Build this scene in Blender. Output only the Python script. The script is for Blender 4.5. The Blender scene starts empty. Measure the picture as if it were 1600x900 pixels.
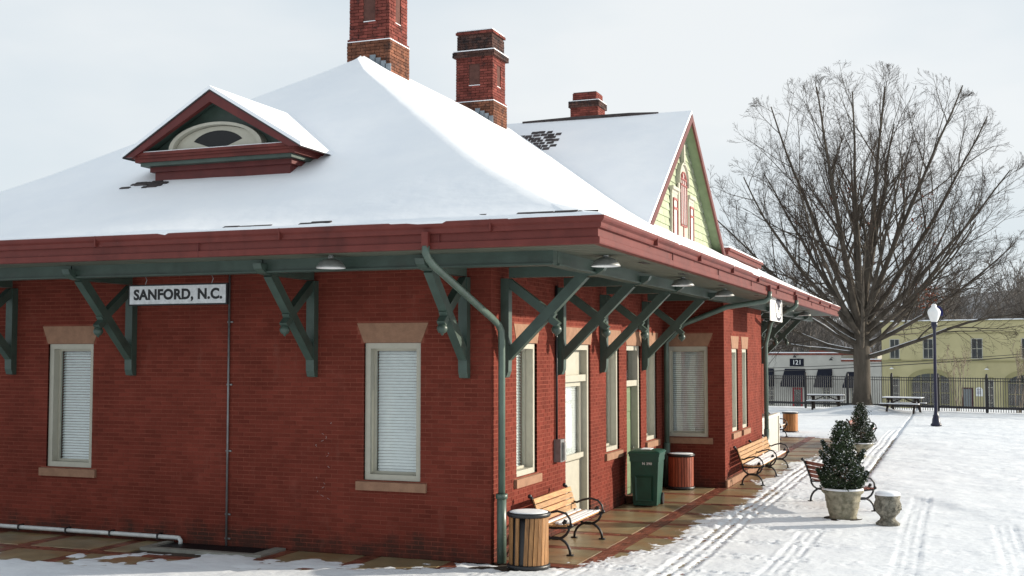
import bpy, math, random
import numpy as np
from mathutils import Vector, Matrix
R = math.radians
random.seed(7); rng = np.random.default_rng(7)
scene = bpy.context.scene
col = scene.collection

# ---------------------------------------------------------------- camera
cam = bpy.data.cameras.new('camera'); camo = bpy.data.objects.new('camera', cam); col.objects.link(camo)
camo.location = (6.399, -16.053, 3.05)
camo.rotation_euler = (R(90 + 3.173), 0, R(20.718))
cam.sensor_width = 36; cam.lens = 36 * 1840 / 1600; cam.clip_end = 3000; cam.clip_start = 0.1
scene.camera = camo

# ---------------------------------------------------------------- sky, sun, exposure
SUN_EL, SUN_AZ = R(15.5), R(31)          # azimuth measured from +X towards +Y
world = bpy.data.worlds.new('World'); scene.world = world; world.use_nodes = True
nt = world.node_tree; N = nt.nodes; L = nt.links; N.clear()
out = N.new('ShaderNodeOutputWorld'); bg = N.new('ShaderNodeBackground'); bg.inputs['Strength'].default_value = 0.086
sky = N.new('ShaderNodeTexSky'); sky.sky_type = 'NISHITA'; sky.sun_disc = False
sky.sun_elevation = SUN_EL; sky.sun_rotation = R(90) - SUN_AZ
sky.air_density = 1.0; sky.dust_density = 1.5; sky.ozone_density = 1.0
tc = N.new('ShaderNodeTexCoord'); mp = N.new('ShaderNodeMapping'); mp.inputs['Scale'].default_value = (1, 1, 2.6)
n1 = N.new('ShaderNodeTexNoise'); n1.inputs['Scale'].default_value = 1.7; n1.inputs['Detail'].default_value = 5; n1.inputs['Roughness'].default_value = .5
r1 = N.new('ShaderNodeValToRGB')
r1.color_ramp.elements[0].position = .3; r1.color_ramp.elements[0].color = (5.4, 6.6, 7.55, 1)
r1.color_ramp.elements[1].position = .68; r1.color_ramp.elements[1].color = (8.7, 9.0, 9.15, 1)
mx = N.new('ShaderNodeMix'); mx.data_type = 'RGBA'; mx.inputs['Factor'].default_value = .9
L.new(tc.outputs['Generated'], mp.inputs['Vector']); L.new(mp.outputs['Vector'], n1.inputs['Vector'])
L.new(n1.outputs['Fac'], r1.inputs['Fac'])
L.new(sky.outputs['Color'], mx.inputs['A']); L.new(r1.outputs['Color'], mx.inputs['B'])
L.new(mx.outputs['Result'], bg.inputs['Color']); L.new(bg.outputs['Background'], out.inputs['Surface'])

sun = bpy.data.lights.new('sun', 'SUN'); suno = bpy.data.objects.new('sun', sun); col.objects.link(suno)
sun.energy = 5.0; sun.angle = R(.8); sun.color = (1, .91, .77)
sd = Vector((math.cos(SUN_EL) * math.cos(SUN_AZ), math.cos(SUN_EL) * math.sin(SUN_AZ), math.sin(SUN_EL)))
suno.rotation_euler = sd.to_track_quat('Z', 'Y').to_euler()
suno.location = (30, 10, 20)
scene.view_settings.view_transform = 'Standard'; scene.view_settings.look = 'None'
scene.view_settings.exposure = .32; scene.view_settings.gamma = 1
scene.cycles.max_bounces = 8; scene.cycles.transparent_max_bounces = 12
scene.cycles.use_denoising = True

# ---------------------------------------------------------------- materials
MATS = {}
def pm(name, c, rough=.75, var=.18, scale=6, bump=0, bscale=60, spec=.35, c2=None, obj_var=0, stretch=(1, 1, 1), island=0, coord='Object', metal=0, detail=5, lo=.35, hi=.65, bdist=.01):
    m = bpy.data.materials.new(name); m.use_nodes = True; t = m.node_tree; n = t.nodes; l = t.links
    b = n['Principled BSDF']; b.inputs['Roughness'].default_value = rough; b.inputs['Specular IOR Level'].default_value = spec
    b.inputs['Metallic'].default_value = metal
    co = n.new('ShaderNodeTexCoord'); mpn = n.new('ShaderNodeMapping'); mpn.inputs['Scale'].default_value = stretch
    if coord == 'World':
        ge = n.new('ShaderNodeNewGeometry'); l.new(ge.outputs['Position'], mpn.inputs['Vector'])
    else:
        oi = n.new('ShaderNodeObjectInfo')
        ad = n.new('ShaderNodeVectorMath'); ad.operation = 'MULTIPLY_ADD'
        ad.inputs[1].default_value = (1, 1, 1)
        l.new(co.outputs['Object'], ad.inputs[0])
        sc = n.new('ShaderNodeVectorMath'); sc.operation = 'SCALE'; sc.inputs['Scale'].default_value = 37
        cmb = n.new('ShaderNodeCombineXYZ'); l.new(oi.outputs['Random'], cmb.inputs[0]); l.new(oi.outputs['Random'], cmb.inputs[2])
        l.new(cmb.outputs[0], sc.inputs[0]); l.new(sc.outputs[0], ad.inputs[2]); l.new(ad.outputs[0], mpn.inputs['Vector'])
    no = n.new('ShaderNodeTexNoise'); no.inputs['Scale'].default_value = scale; no.inputs['Detail'].default_value = detail; no.inputs['Roughness'].default_value = .6
    l.new(mpn.outputs[0], no.inputs['Vector'])
    rp = n.new('ShaderNodeValToRGB'); e = rp.color_ramp.elements
    e[0].position = lo; e[1].position = hi
    ca = [max(0, x * (1 - var)) for x in c]; cb = list(c2) if c2 else [min(1, x * (1 + var)) for x in c]
    e[0].color = (*ca, 1); e[1].color = (*cb, 1)
    l.new(no.outputs['Fac'], rp.inputs['Fac']); last = rp.outputs['Color']
    if obj_var or island:
        hsv = n.new('ShaderNodeHueSaturation')
        if island:
            ge2 = n.new('ShaderNodeNewGeometry'); oi2 = n.new('ShaderNodeObjectInfo')
            a2 = n.new('ShaderNodeMath'); a2.operation = 'ADD'; l.new(ge2.outputs['Random Per Island'], a2.inputs[0]); l.new(oi2.outputs['Random'], a2.inputs[1])
            fr = n.new('ShaderNodeMath'); fr.operation = 'FRACT'; l.new(a2.outputs[0], fr.inputs[0]); src = fr.outputs[0]; amt = island
        else:
            oi2 = n.new('ShaderNodeObjectInfo'); src = oi2.outputs['Random']; amt = obj_var
        mr = n.new('ShaderNodeMapRange'); mr.inputs['To Min'].default_value = 1 - amt; mr.inputs['To Max'].default_value = 1 + amt
        l.new(src, mr.inputs['Value']); l.new(mr.outputs[0], hsv.inputs['Value']); l.new(last, hsv.inputs['Color']); last = hsv.outputs['Color']
    l.new(last, b.inputs['Base Color'])
    if bump:
        nb = n.new('ShaderNodeTexNoise'); nb.inputs['Scale'].default_value = bscale; nb.inputs['Detail'].default_value = 4
        l.new(mpn.outputs[0], nb.inputs['Vector'])
        bp = n.new('ShaderNodeBump'); bp.inputs['Strength'].default_value = bump; bp.inputs['Distance'].default_value = bdist
        l.new(nb.outputs['Fac'], bp.inputs['Height']); l.new(bp.outputs[0], b.inputs['Normal'])
    MATS[name] = m; return m

def overlay(m, c, scale, lo, hi, amount=1.0, zmax=None, zfade=1.0, stretch=(1, 1, 1)):
    """mixes a stain or painted-reflection colour over a material where a noise of its own exceeds a threshold"""
    t = m.node_tree; n = t.nodes; l = t.links; b = n['Principled BSDF']
    src = b.inputs['Base Color'].links[0].from_socket
    ge = n.new('ShaderNodeNewGeometry'); mpn = n.new('ShaderNodeMapping'); mpn.inputs['Scale'].default_value = stretch
    l.new(ge.outputs['Position'], mpn.inputs['Vector'])
    no = n.new('ShaderNodeTexNoise'); no.inputs['Scale'].default_value = scale; no.inputs['Detail'].default_value = 7; no.inputs['Roughness'].default_value = .65
    l.new(mpn.outputs[0], no.inputs['Vector'])
    fac = no.outputs['Fac']
    if zmax is not None:
        sp = n.new('ShaderNodeSeparateXYZ'); l.new(ge.outputs['Position'], sp.inputs[0])
        mr = n.new('ShaderNodeMapRange'); mr.inputs['From Min'].default_value = zmax; mr.inputs['From Max'].default_value = zmax - zfade
        mr.inputs['To Min'].default_value = -.5; mr.inputs['To Max'].default_value = .12
        l.new(sp.outputs['Z'], mr.inputs['Value'])
        a = n.new('ShaderNodeMath'); a.operation = 'ADD'; l.new(fac, a.inputs[0]); l.new(mr.outputs[0], a.inputs[1]); fac = a.outputs[0]
    m2 = n.new('ShaderNodeMapRange'); m2.inputs['From Min'].default_value = lo; m2.inputs['From Max'].default_value = hi; m2.inputs['To Max'].default_value = amount
    l.new(fac, m2.inputs['Value'])
    mix = n.new('ShaderNodeMix'); mix.data_type = 'RGBA'; l.new(m2.outputs[0], mix.inputs['Factor']); l.new(src, mix.inputs['A']); mix.inputs['B'].default_value = (*c, 1)
    l.new(mix.outputs['Result'], b.inputs['Base Color'])

BR = (.158, .034, .023)
brickm = pm('red_painted_brick', BR, .85, .16, 1.1, .5, 55, .08, island=.14, coord='World')
overlay(brickm, (.33, .12, .09), 1.7, .6, .82, .35)
overlay(brickm, (.045, .028, .022), 2.3, .46, .68, .8, zmax=.95, zfade=.8)
overlay(brickm, (.26, .12, .09), 3.4, .6, .74, .3, stretch=(1, 1, .35))
overlay(brickm, (.5, .4, .36), 9, .74, .8, .5)
mortarm = pm('painted_mortar', (.225, .068, .046), .92, .2, 3, .4, 80, .08, coord='World')
overlay(mortarm, (.05, .03, .025), 2.3, .5, .75, .75, zmax=.75, zfade=.75)
chimbrick = pm('weathered_chimney_brick', (.17, .045, .035), .9, .3, 4, .5, 50, .2, island=.3, coord='World')
overlay(chimbrick, (.02, .02, .02), 5, .56, .68, .85)
sootbrick = pm('sooty_chimney_brick', (.10, .05, .04), .9, .4, 6, .5, 50, .2, island=.5, coord='World')
overlay(sootbrick, (.016, .016, .018), 6, .42, .58, .9)
chimmortar = pm('grey_mortar', (.1, .045, .036), .95, .2, 6)
oldbrick = pm('bare_brown_brick', (.17, .07, .042), .9, .3, 6, .4, 50, .2, island=.25, coord='World')
overlay(oldbrick, (.025, .02, .02), 5, .5, .64, .75)
stone = pm('brown_sandstone', (.3, .17, .11), .85, .12, 7, .4, 60, .2, coord='World')
cream = pm('cream_paint', (.45, .43, .355), .45, .05, 8, .1, 40, .4)
green = pm('dark_green_paint', (.05, .078, .063), .42, .15, 3, .15, 30, .45)
pipegreen = pm('green_downspout_metal', (.085, .125, .1), .35, .15, 4, .1, 30, .5)
soffitm = pm('bounce_lit_soffit_green', (.1, .11, .082), .6, .1, 2, .1, 30, .3, coord='World')  # same green paint as the brackets, bounced light mixed into its colour
fasciam = pm('brown_red_trim_paint', (.14, .032, .026), .5, .12, 3, .1, 30, .22)
overlay(fasciam, (.055, .016, .014), 2.2, .52, .72, .55, stretch=(1, 1, .25))
overlay(fasciam, (.3, .14, .12), 7, .66, .78, .4)
overlay(green, (.12, .14, .115), 5, .6, .75, .35)
overlay(green, (.02, .028, .022), 2.5, .54, .72, .5)
darkred = pm('dark_red_trim_paint', (.11, .02, .018), .5, .15, 4, .1, 30, .35)
gablegreen = pm('light_green_shingle', (.36, .4, .27), .7, .1, 4, .2, 40, .25, island=.09)
gabletrim = pm('light_green_trim', (.2, .26, .15), .6, .1, 4)
redtrim = pm('muntin_red', (.32, .09, .08), .5, .1, 5)
snowm = pm('snow', (.76, .785, .825), .7, .025, 1.2, .35, 9, .2, coord='World', bdist=.03, c2=(.83, .85, .875))
roofsnow = pm('roof_snow', (.86, .88, .915), .75, .02, .8, .25, 2.2, .15, coord='World', bdist=.05, c2=(.9, .91, .93))
shinglem = pm('dark_roof_shingle', (.055, .045, .045), .9, .3, 6, .3, 40, island=.3, coord='World')
black = pm('black_iron', (.014, .014, .016), .4, .2, 20, .3, 90, .5)
navy = pm('navy_painted_iron', (.006, .008, .032), .35, .2, 8, .1, 40, .5)
steel = pm('grey_steel', (.22, .22, .22), .4, .15, 9, .1, 50, .5, metal=.4)
lampm = pm('weathered_lamp_metal', (.32, .33, .32), .45, .25, 7, .2, 50, .5, metal=.3)
white = pm('white_enamel', (.8, .8, .78), .35, .04, 9)
railpaint = pm('off_white_rail_paint', (.66, .64, .57), .5, .06, 6)
pvc = pm('white_pvc', (.62, .63, .62), .35, .12, 7)
signwhite = pm('aged_white_sign_paint', (.56, .57, .58), .6, .14, 14, detail=8)
black_paint = pm('black_sign_paint', (.01, .01, .011), .5, .1, 9)
vinyl = pm('white_vinyl', (.85, .85, .83), .5, .02, 9)
ink = pm('blue_black_ink', (.015, .017, .035), .6, .1, 9)
wood = pm('oak_slat', (.31, .155, .06), .5, .35, 3, .2, 30, .35, stretch=(14, 14, 1.2), obj_var=.2)
woodb = pm('honey_bench_slat', (.42, .225, .09), .45, .3, 3, .2, 30, .4, stretch=(14, 1.2, 14), obj_var=.14)
woodred = pm('red_stained_slat', (.3, .07, .035), .5, .35, 3, .2, 30, .35, stretch=(14, 14, 1.2), obj_var=.2)
woodorange = pm('orange_stained_slat', (.42, .18, .06), .5, .3, 3, .2, 30, .35, stretch=(14, 14, 1.2), obj_var=.15)
woodmaroon = pm('maroon_bench_slat', (.24, .075, .05), .5, .3, 3, .2, 30, .35, stretch=(14, 1.2, 14), obj_var=.15)
darkwood = pm('dark_weathered_wood', (.045, .035, .03), .8, .3, 4, .3, 30, .25)
concrete = pm('damp_concrete', (.265, .21, .12), .3, .22, 2.2, .3, 70, .4, coord='World', obj_var=.1)
overlay(concrete, (.33, .13, .04), .9, .47, .66, .7)  # orange stains, partly painted-in warm reflections of the wet paving
overlay(concrete, (.09, .08, .055), 1.3, .55, .7, .55)
paver = pm('damp_brick_paver', (.2, .065, .04), .38, .3, 6, .3, 60, .4, island=.3, coord='World')
joint = pm('wet_joint_sand', (.06, .045, .035), .8, .3, 8, coord='World')
conccurb = pm('grey_concrete_kerb', (.24, .23, .2), .75, .15, 4, .3, 60, coord='World')
potm = pm('mossy_cast_stone', (.25, .23, .165), .9, .25, 7, .6, 50, .2, c2=(.36, .33, .25))
overlay(potm, (.09, .09, .055), 9, .48, .66, .7)
urnm = pm('lichen_grey_stone', (.2, .19, .155), .9, .35, 14, .8, 40, .2, c2=(.3, .28, .23))
overlay(urnm, (.07, .065, .05), 14, .48, .6, .7)
soilm = pm('dark_soil', (.03, .02, .015), .95)
binm = pm('dark_green_plastic', (.007, .06, .04), .38, .15, 5, .1, 40, .5)
leafm = pm('dark_evergreen_leaf', (.028, .045, .02), .6, .4, 3, 0, 40, .3, island=.5)
snowleaf = pm('snow_on_leaves', (.8, .82, .85), .8, .03, 5)
bark = pm('grey_brown_bark', (.085, .072, .058), .9, .35, 3, .8, 18, .15, stretch=(1, 1, .25), coord='World')
twigm = pm('dark_brown_twig', (.05, .038, .031), .9, .25, .4, coord='World', spec=.15)
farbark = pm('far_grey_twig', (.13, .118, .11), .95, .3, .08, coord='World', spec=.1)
dryleaf = pm('dry_russet_leaf', (.2, .06, .03), .8, .3, 3, island=.4)
palebark = pm('pale_tan_bark', (.3, .25, .19), .85, .25, 3)
seedm = pm('dry_seed_head', (.16, .13, .07), .9, .3, 5, island=.3)
yellow = pm('yellow_stucco', (.5, .445, .25), .85, .08, .6, .3, 30, .2, coord='World')
yellowdk = pm('ochre_stucco_trim', (.32, .29, .15), .85, .1, 1, .3, 30, .2, coord='World')
offwhite = pm('off_white_stucco', (.5, .48, .43), .85, .08, .7, .3, 30, .2, coord='World')
redcoping = pm('red_brick_coping', (.2, .06, .04), .9, .3, 4, .3, 30, island=.25)
orangebrick = pm('orange_brick', (.45, .2, .1), .9, .25, 3, .3, 30, island=.2)
awnm = pm('navy_canvas', (.012, .014, .024), .8, .2, 4, .2, 60, .2)
reddoor = pm('red_door_paint', (.32, .02, .03), .45, .1, 4)
doorgreen = pm('sage_green_door_paint', (.15, .2, .11), .5, .08, 5)
maroon = pm('maroon_door_paint', (.06, .012, .015), .5, .1, 5)
greydoor = pm('grey_painted_door', (.2, .22, .23), .5, .08, 5)
darkroom = pm('dark_interior', (.02, .02, .022), .9, .1, 5)
leadm = pm('lead_flashing', (.2, .23, .26), .5, .3, 6, .2, 30, metal=.3)
blindm = pm('white_blind_slat', (.9, .91, .9), .5, .05, 6)
banner = pm('blue_glare_shield', (.03, .035, .17), .4, .15, 6)
globem = pm('milky_globe', (.82, .83, .82), .3, .03, 5)
asphalt = pm('wet_asphalt', (.05, .05, .052), .7, .2, 2, coord='World')
hillm = pm('leaf_litter_hill', (.12, .11, .105), .95, .4, .05, coord='World', c2=(.3, .29, .29))

def glassmat(name, tint=(.9, .95, .95), refl=.9, base=.05, wavy=.06):
    m = bpy.data.materials.new(name); m.use_nodes = True; t = m.node_tree; n = t.nodes; l = t.links; n.clear()
    o = n.new('ShaderNodeOutputMaterial'); tr = n.new('ShaderNodeBsdfTransparent'); tr.inputs[0].default_value = (*tint, 1)
    gl = n.new('ShaderNodeBsdfGlossy'); gl.inputs['Roughness'].default_value = .02
    nb = n.new('ShaderNodeTexNoise'); nb.inputs['Scale'].default_value = 2.5
    bp = n.new('ShaderNodeBump'); bp.inputs['Strength'].default_value = wavy; bp.inputs['Distance'].default_value = .05
    l.new(nb.outputs['Fac'], bp.inputs['Height']); l.new(bp.outputs[0], gl.inputs['Normal'])
    lw = n.new('ShaderNodeLayerWeight'); fr = n.new('ShaderNodeMath'); fr.operation = 'POWER'; fr.inputs[1].default_value = 4.0; l.new(lw.outputs['Facing'], fr.inputs[0])
    a = n.new('ShaderNodeMath'); a.operation = 'MULTIPLY_ADD'; a.inputs[1].default_value = refl; a.inputs[2].default_value = base
    l.new(fr.outputs[0], a.inputs[0])
    mxs = n.new('ShaderNodeMixShader'); l.new(a.outputs[0], mxs.inputs[0]); l.new(tr.outputs[0], mxs.inputs[1]); l.new(gl.outputs[0], mxs.inputs[2])
    l.new(mxs.outputs[0], o.inputs['Surface']); return m
glass = glassmat('window_glass', (.98, 1, 1), 1.0, .06, .1)
farglass = glassmat('shop_glass', (.45, .5, .53), .8, .07, 0)

# ---------------------------------------------------------------- mesh helpers
V3 = lambda *a: np.array(a, float)
def unit(v): return v / (np.linalg.norm(v) + 1e-12)
class MB:
    def __init__(s): s.v = []; s.f = []; s.n = 0
    def add(s, v, f):
        v = np.asarray(v, float).reshape(-1, 3); o = s.n
        s.v.append(v); s.n += len(v); s.f.extend([tuple(i + o for i in q) for q in f]); return s
    BF = [(0, 3, 2, 1), (4, 5, 6, 7), (0, 1, 5, 4), (1, 2, 6, 5), (2, 3, 7, 6), (3, 0, 4, 7)]
    def box(s, x0, x1, y0, y1, z0, z1):
        return s.add([(x0, y0, z0), (x1, y0, z0), (x1, y1, z0), (x0, y1, z0), (x0, y0, z1), (x1, y0, z1), (x1, y1, z1), (x0, y1, z1)], s.BF)
    def obox(s, c, ex, ey, ez):
        c, ex, ey, ez = map(np.asarray, (c, ex, ey, ez))
        q = [c + a * ex + b * ey + d * ez for d in (-1, 1) for a, b in ((-1, -1), (1, -1), (1, 1), (-1, 1))]
        return s.add(q, s.BF)
    def beam(s, p, q, w, h, up=(0, 0, 1)):
        p, q = V3(*p), V3(*q); d = q - p; ln = np.linalg.norm(d); d /= ln; up = V3(*up)
        sx = unit(np.cross(d, up)); uz = np.cross(sx, d)
        return s.obox((p + q) / 2, d * ln / 2, sx * w / 2, uz * h / 2)
    def prism(s, poly, n):
        """poly: list of 3d points, swept by vector n"""
        p = np.array(poly, float); k = len(p); nn = np.asarray(n, float)
        # outward winding
        nor = sum(np.cross(p[i] - p[0], p[(i + 1) % k] - p[0]) for i in range(1, k - 1))
        if nor @ nn > 0: p = p[::-1]
        v = np.vstack([p, p + nn])
        f = [tuple(range(k)), tuple(range(2 * k - 1, k - 1, -1))] + [(i, i + k, (i + 1) % k + k, (i + 1) % k) for i in range(k)]
        return s.add(v, f)
    def tube(s, path, r, n=8, caps=True):
        P = np.array(path, float); k = len(P); r = np.broadcast_to(np.asarray(r, float), (k,))
        T = np.gradient(P, axis=0); T /= np.linalg.norm(T, axis=1)[:, None] + 1e-12
        a = V3(0, 0, 1) if abs(T[0][2]) < .9 else V3(1, 0, 0)
        u = unit(np.cross(a, T[0])); vs = []
        ang = np.linspace(0, 2 * math.pi, n, endpoint=False); ca, sa = np.cos(ang)[:, None], np.sin(ang)[:, None]
        for i in range(k):
            u = unit(u - T[i] * (u @ T[i])); w = np.cross(T[i], u)
            vs.append(P[i] + r[i] * (ca * u + sa * w))
        f = [(i * n + j, i * n + (j + 1) % n, (i + 1) * n + (j + 1) % n, (i + 1) * n + j) for i in range(k - 1) for j in range(n)]
        if caps: f += [tuple(range(n - 1, -1, -1)), tuple(range((k - 1) * n, k * n))]
        return s.add(np.vstack(vs), f)
    def lathe(s, prof, n=24, c=(0, 0, 0), caps=False):
        ang = np.linspace(0, 2 * math.pi, n, endpoint=False); c = V3(*c); vs = []
        for r, z in prof: vs.append(np.stack([r * np.cos(ang), r * np.sin(ang), np.full(n, z)], 1) + c)
        k = len(prof)
        f = [(i * n + j, i * n + (j + 1) % n, (i + 1) * n + (j + 1) % n, (i + 1) * n + j) for i in range(k - 1) for j in range(n)]
        if caps and prof[0][0] > 1e-6: f.append(tuple(range(n - 1, -1, -1)))
        if caps and prof[-1][0] > 1e-6: f.append(tuple(range((k - 1) * n, k * n)))
        return s.add(np.vstack(vs), f)
    def ring(s, u0, u1, z0, z1, b, y0, y1, bb=None):
        """rectangular frame of border b in the xz plane, from y0 to y1; four butted bars"""
        bb = b if bb is None else bb
        s.box(u0, u0 + b, y0, y1, z0, z1); s.box(u1 - b, u1, y0, y1, z0, z1)
        s.box(u0 + b, u1 - b, y0, y1, z1 - b, z1); s.box(u0 + b, u1 - b, y0, y1, z0, z0 + bb); return s
    def xf(s, M):
        M = np.array(M); s.v = [v @ M[:3, :3].T + M[:3, 3] for v in s.v]; return s
    def mesh(s, name, mat, smooth=False):
        me = bpy.data.meshes.new(name); me.from_pydata(np.vstack(s.v).tolist(), [], s.f); me.materials.append(mat)
        if smooth: me.polygons.foreach_set('use_smooth', [True] * len(me.polygons))
        me.update(); return me
    def build(s, name, mat, parent=None, smooth=False, loc=None):
        o = bpy.data.objects.new(name, s.mesh(name, mat, smooth)); col.objects.link(o)
        if parent: o.parent = parent
        if loc is not None: o.location = loc
        return o
def smooth_angle(o, deg=35):
    me = o.data; me.polygons.foreach_set('use_smooth', [True] * len(me.polygons))
    me.set_sharp_from_angle(angle=R(deg)); return o
def tag(o, label=None, cat=None, group=None, kind=None):
    if label: o['label'] = label
    if cat: o['category'] = cat
    if group: o['group'] = group
    if kind: o['kind'] = kind
    return o
def empty(name, loc=(0, 0, 0), rz=0):
    o = bpy.data.objects.new(name, None); col.objects.link(o); o.location = loc; o.rotation_euler = (0, 0, rz); o.empty_display_size = .2; return o
KIDS = {}
def kids(o): return [c for c in bpy.data.objects if c.parent == o]
def copy_tree(o, parent=None):
    c = o.copy(); col.objects.link(c); c.parent = parent
    for ch in list(o.children): copy_tree(ch, c)
    return c
def share(name, me, parent, loc=(0, 0, 0), rot=(0, 0, 0), scale=None):
    o = bpy.data.objects.new(name, me); col.objects.link(o); o.parent = parent; o.location = loc; o.rotation_euler = rot
    if scale is not None: o.scale = scale
    return o
def text_mb(txt, size, mat, name, parent, M, depth=.004, spacing=1.0, bold=0.0):
    cu = bpy.data.curves.new('lettering', 'FONT'); cu.body = txt; cu.size = size; cu.extrude = depth; cu.align_x = 'CENTER'; cu.align_y = 'CENTER'
    cu.space_character = spacing; cu.offset = bold; cu.resolution_u = 4
    o = bpy.data.objects.new('lettering_source', cu); col.objects.link(o)
    dg = bpy.context.evaluated_depsgraph_get(); me = bpy.data.meshes.new_from_object(o.evaluated_get(dg)); bpy.data.objects.remove(o)
    me.name = name; me.materials.clear(); me.materials.append(mat); me.transform(M)
    t = bpy.data.objects.new(name, me); col.objects.link(t); t.parent = parent; return t

# bricks ------------------------------------------------------------------
CH, BL, JT = .0667, .2, .011       # course height, brick length, joint
def brick_list(u0, u1, z0, z1, holes, seed=0):
    """list of (ua, ub, za, zb, full) laid in running bond with holes = [(ua,ub,za,zb)] cut out"""
    outl = []; nrow = int(round((z1 - z0) / CH)); step = BL + JT
    for r in range(nrow):
        za = z0 + r * CH + JT / 2; zb = z0 + (r + 1) * CH - JT / 2
        zm = (za + zb) / 2
        cuts = [(a, b) for a, b, c, d in holes if c - .01 < zm < d + .01]
        x = u0 - (step / 2 if r % 2 else 0)
        while x < u1 - .01:
            a, b = max(x, u0), min(x + BL, u1); x += step
            segs = [(a, b)]
            for ha, hb in cuts:
                ns = []
                for p, q in segs:
                    if q <= ha or p >= hb: ns.append((p, q))
                    else:
                        if p < ha: ns.append((p, ha))
                        if q > hb: ns.append((hb, q))
                segs = ns
            for p, q in segs:
                if q - p > .007: outl.append((p, q, za, zb, abs(q - p - BL) < 1e-6))
    return outl
def brick_box_mb(mb, lst, y0=0.0, y1=.055, jit=.0015):
    for a, b, c, d, _ in lst:
        j = rng.uniform(-jit, jit)
        # front and four sides only
        mb.add([(a, y0 + j, c), (b, y0 + j, c), (b, y0 + j, d), (a, y0 + j, d), (a, y1, c), (b, y1, c), (b, y1, d), (a, y1, d)],
               [(0, 1, 2, 3), (0, 4, 5, 1), (1, 5, 6, 2), (2, 6, 7, 3), (3, 7, 4, 0)])
def wall_panel(mb, u0, u1, z0, z1, holes, y=.004, depth=.3):
    us = sorted({u0, u1, *[h[0] for h in holes], *[h[1] for h in holes]}); zs = sorted({z0, z1, *[h[2] for h in holes], *[h[3] for h in holes]})
    us = [u for u in us if u0 <= u <= u1]; zs = [z for z in zs if z0 <= z <= z1]
    for i in range(len(us) - 1):
        for j in range(len(zs) - 1):
            um, zm = (us[i] + us[i + 1]) / 2, (zs[j] + zs[j + 1]) / 2
            if any(a < um < b and c < zm < d for a, b, c, d in holes): continue
            mb.box(us[i], us[i + 1], y, y + depth, zs[j], zs[j + 1])
RZ90 = Matrix.Rotation(R(90), 4, 'Z')     # canonical wall (outward -y) to a wall that looks to +x

# ================================================================ GROUND
XE = -4.64
# terrain to the horizon: level by the depot, falls to the street behind the fence, wooded rise beyond
xs = np.concatenate([np.linspace(-900, -40, 18), np.linspace(-30, 40, 36), np.linspace(60, 900, 18)])
ys = np.concatenate([np.linspace(-900, -30, 14), np.linspace(-20, 44, 9), np.linspace(46, 62, 17), np.linspace(66, 110, 12), np.linspace(120, 900, 24)])
X, Y = np.meshgrid(xs, ys, indexing='ij')
fy = Y + .33 * (X - 1.5)
Z = -.06 - 2.0 * np.clip((fy - 52.6) / 5, 0, 1) ** 1.0 + 9 * np.clip((fy - 125) / 160, 0, 1)
def grid_obj(name, X, Y, Z, mat, smooth=True, parent=None):
    nx, ny = X.shape; me = bpy.data.meshes.new(name)
    co = np.stack([X, Y, Z], -1).reshape(-1, 3); i = np.arange(nx * ny).reshape(nx, ny)
    q = np.stack([i[:-1, :-1], i[1:, :-1], i[1:, 1:], i[:-1, 1:]], -1).reshape(-1, 4)
    me.vertices.add(len(co)); me.vertices.foreach_set('co', co.ravel())
    me.loops.add(q.size); me.loops.foreach_set('vertex_index', q.ravel().astype(np.int32))
    me.polygons.add(len(q)); me.polygons.foreach_set('loop_start', np.arange(0, q.size, 4, dtype=np.int32))
    me.polygons.foreach_set('use_smooth', np.full(len(q), smooth)); me.update(calc_edges=True); me.validate()
    me.materials.append(mat); o = bpy.data.objects.new(name, me); col.objects.link(o); o.parent = parent; return o
tag(grid_obj('ground', X, Y, Z, snowm), kind='structure')

# pavement: base, brick bands, slabs
pav = tag(MB().box(-13, 4.3, -6, 30, -.055, -.022).build('pavement', joint), kind='structure')
CROSS = [.26 + 1.52 * k for k in range(-1, 19)]          # cross bands on the platform side (y)
ENDX = [-9.0, -7.6, -6.17, -4.75, -3.33, -1.9, -.5]    # cross bands on the end (x)
def slab(x0, x1, y0, y1):
    e = .006; ch = .008; z = rng.uniform(-.003, .002); t = rng.uniform(-.002, .002)
    x0 += e; x1 -= e; y0 += e; y1 -= e
    v = [(x0, y0, -.05), (x1, y0, -.05), (x1, y1, -.05), (x0, y1, -.05),
         (x0, y0, z - ch), (x1, y0, z - ch + t), (x1, y1, z - ch + t), (x0, y1, z - ch),
         (x0 + ch, y0 + ch, z), (x1 - ch, y0 + ch, z + t), (x1 - ch, y1 - ch, z + t), (x0 + ch, y1 - ch, z)]
    f = [(0, 1, 5, 4), (1, 2, 6, 5), (2, 3, 7, 6), (3, 0, 4, 7), (4, 5, 9, 8), (5, 6, 10, 9), (6, 7, 11, 10), (7, 4, 8, 11), (8, 9, 10, 11)]
    MB().add(v, f).build('slab', concrete, pav)
bw = .12
for a, b in zip(CROSS[:-1], CROSS[1:]):
    inbay = 10.6 < (a + b) / 2 < 16.5
    if not inbay and a > -1: slab(.0, 1.2, a + bw, b - bw)
    slab(1.46, 2.8, a + bw, b - bw)
    slab(2.8, 4.25, a + bw, b - bw)
for a, b in zip(ENDX[:-1], ENDX[1:]):
    if -5 < a < -4: pass
    for y0, y1 in ((-1.05, -.0), (-2.6, -1.31), (-4.2, -2.6)):
        if y0 > -1.1 and a == -6.17: slab(a + bw, -5.62, y0, y1); continue
        if y0 > -1.1 and a == -4.75: continue
        slab(a + bw, b - bw, y0, y1)
slab(-3.33 + bw - .0, -1.9 - bw, -1.05, 0) if False else None
pv = MB()
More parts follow.
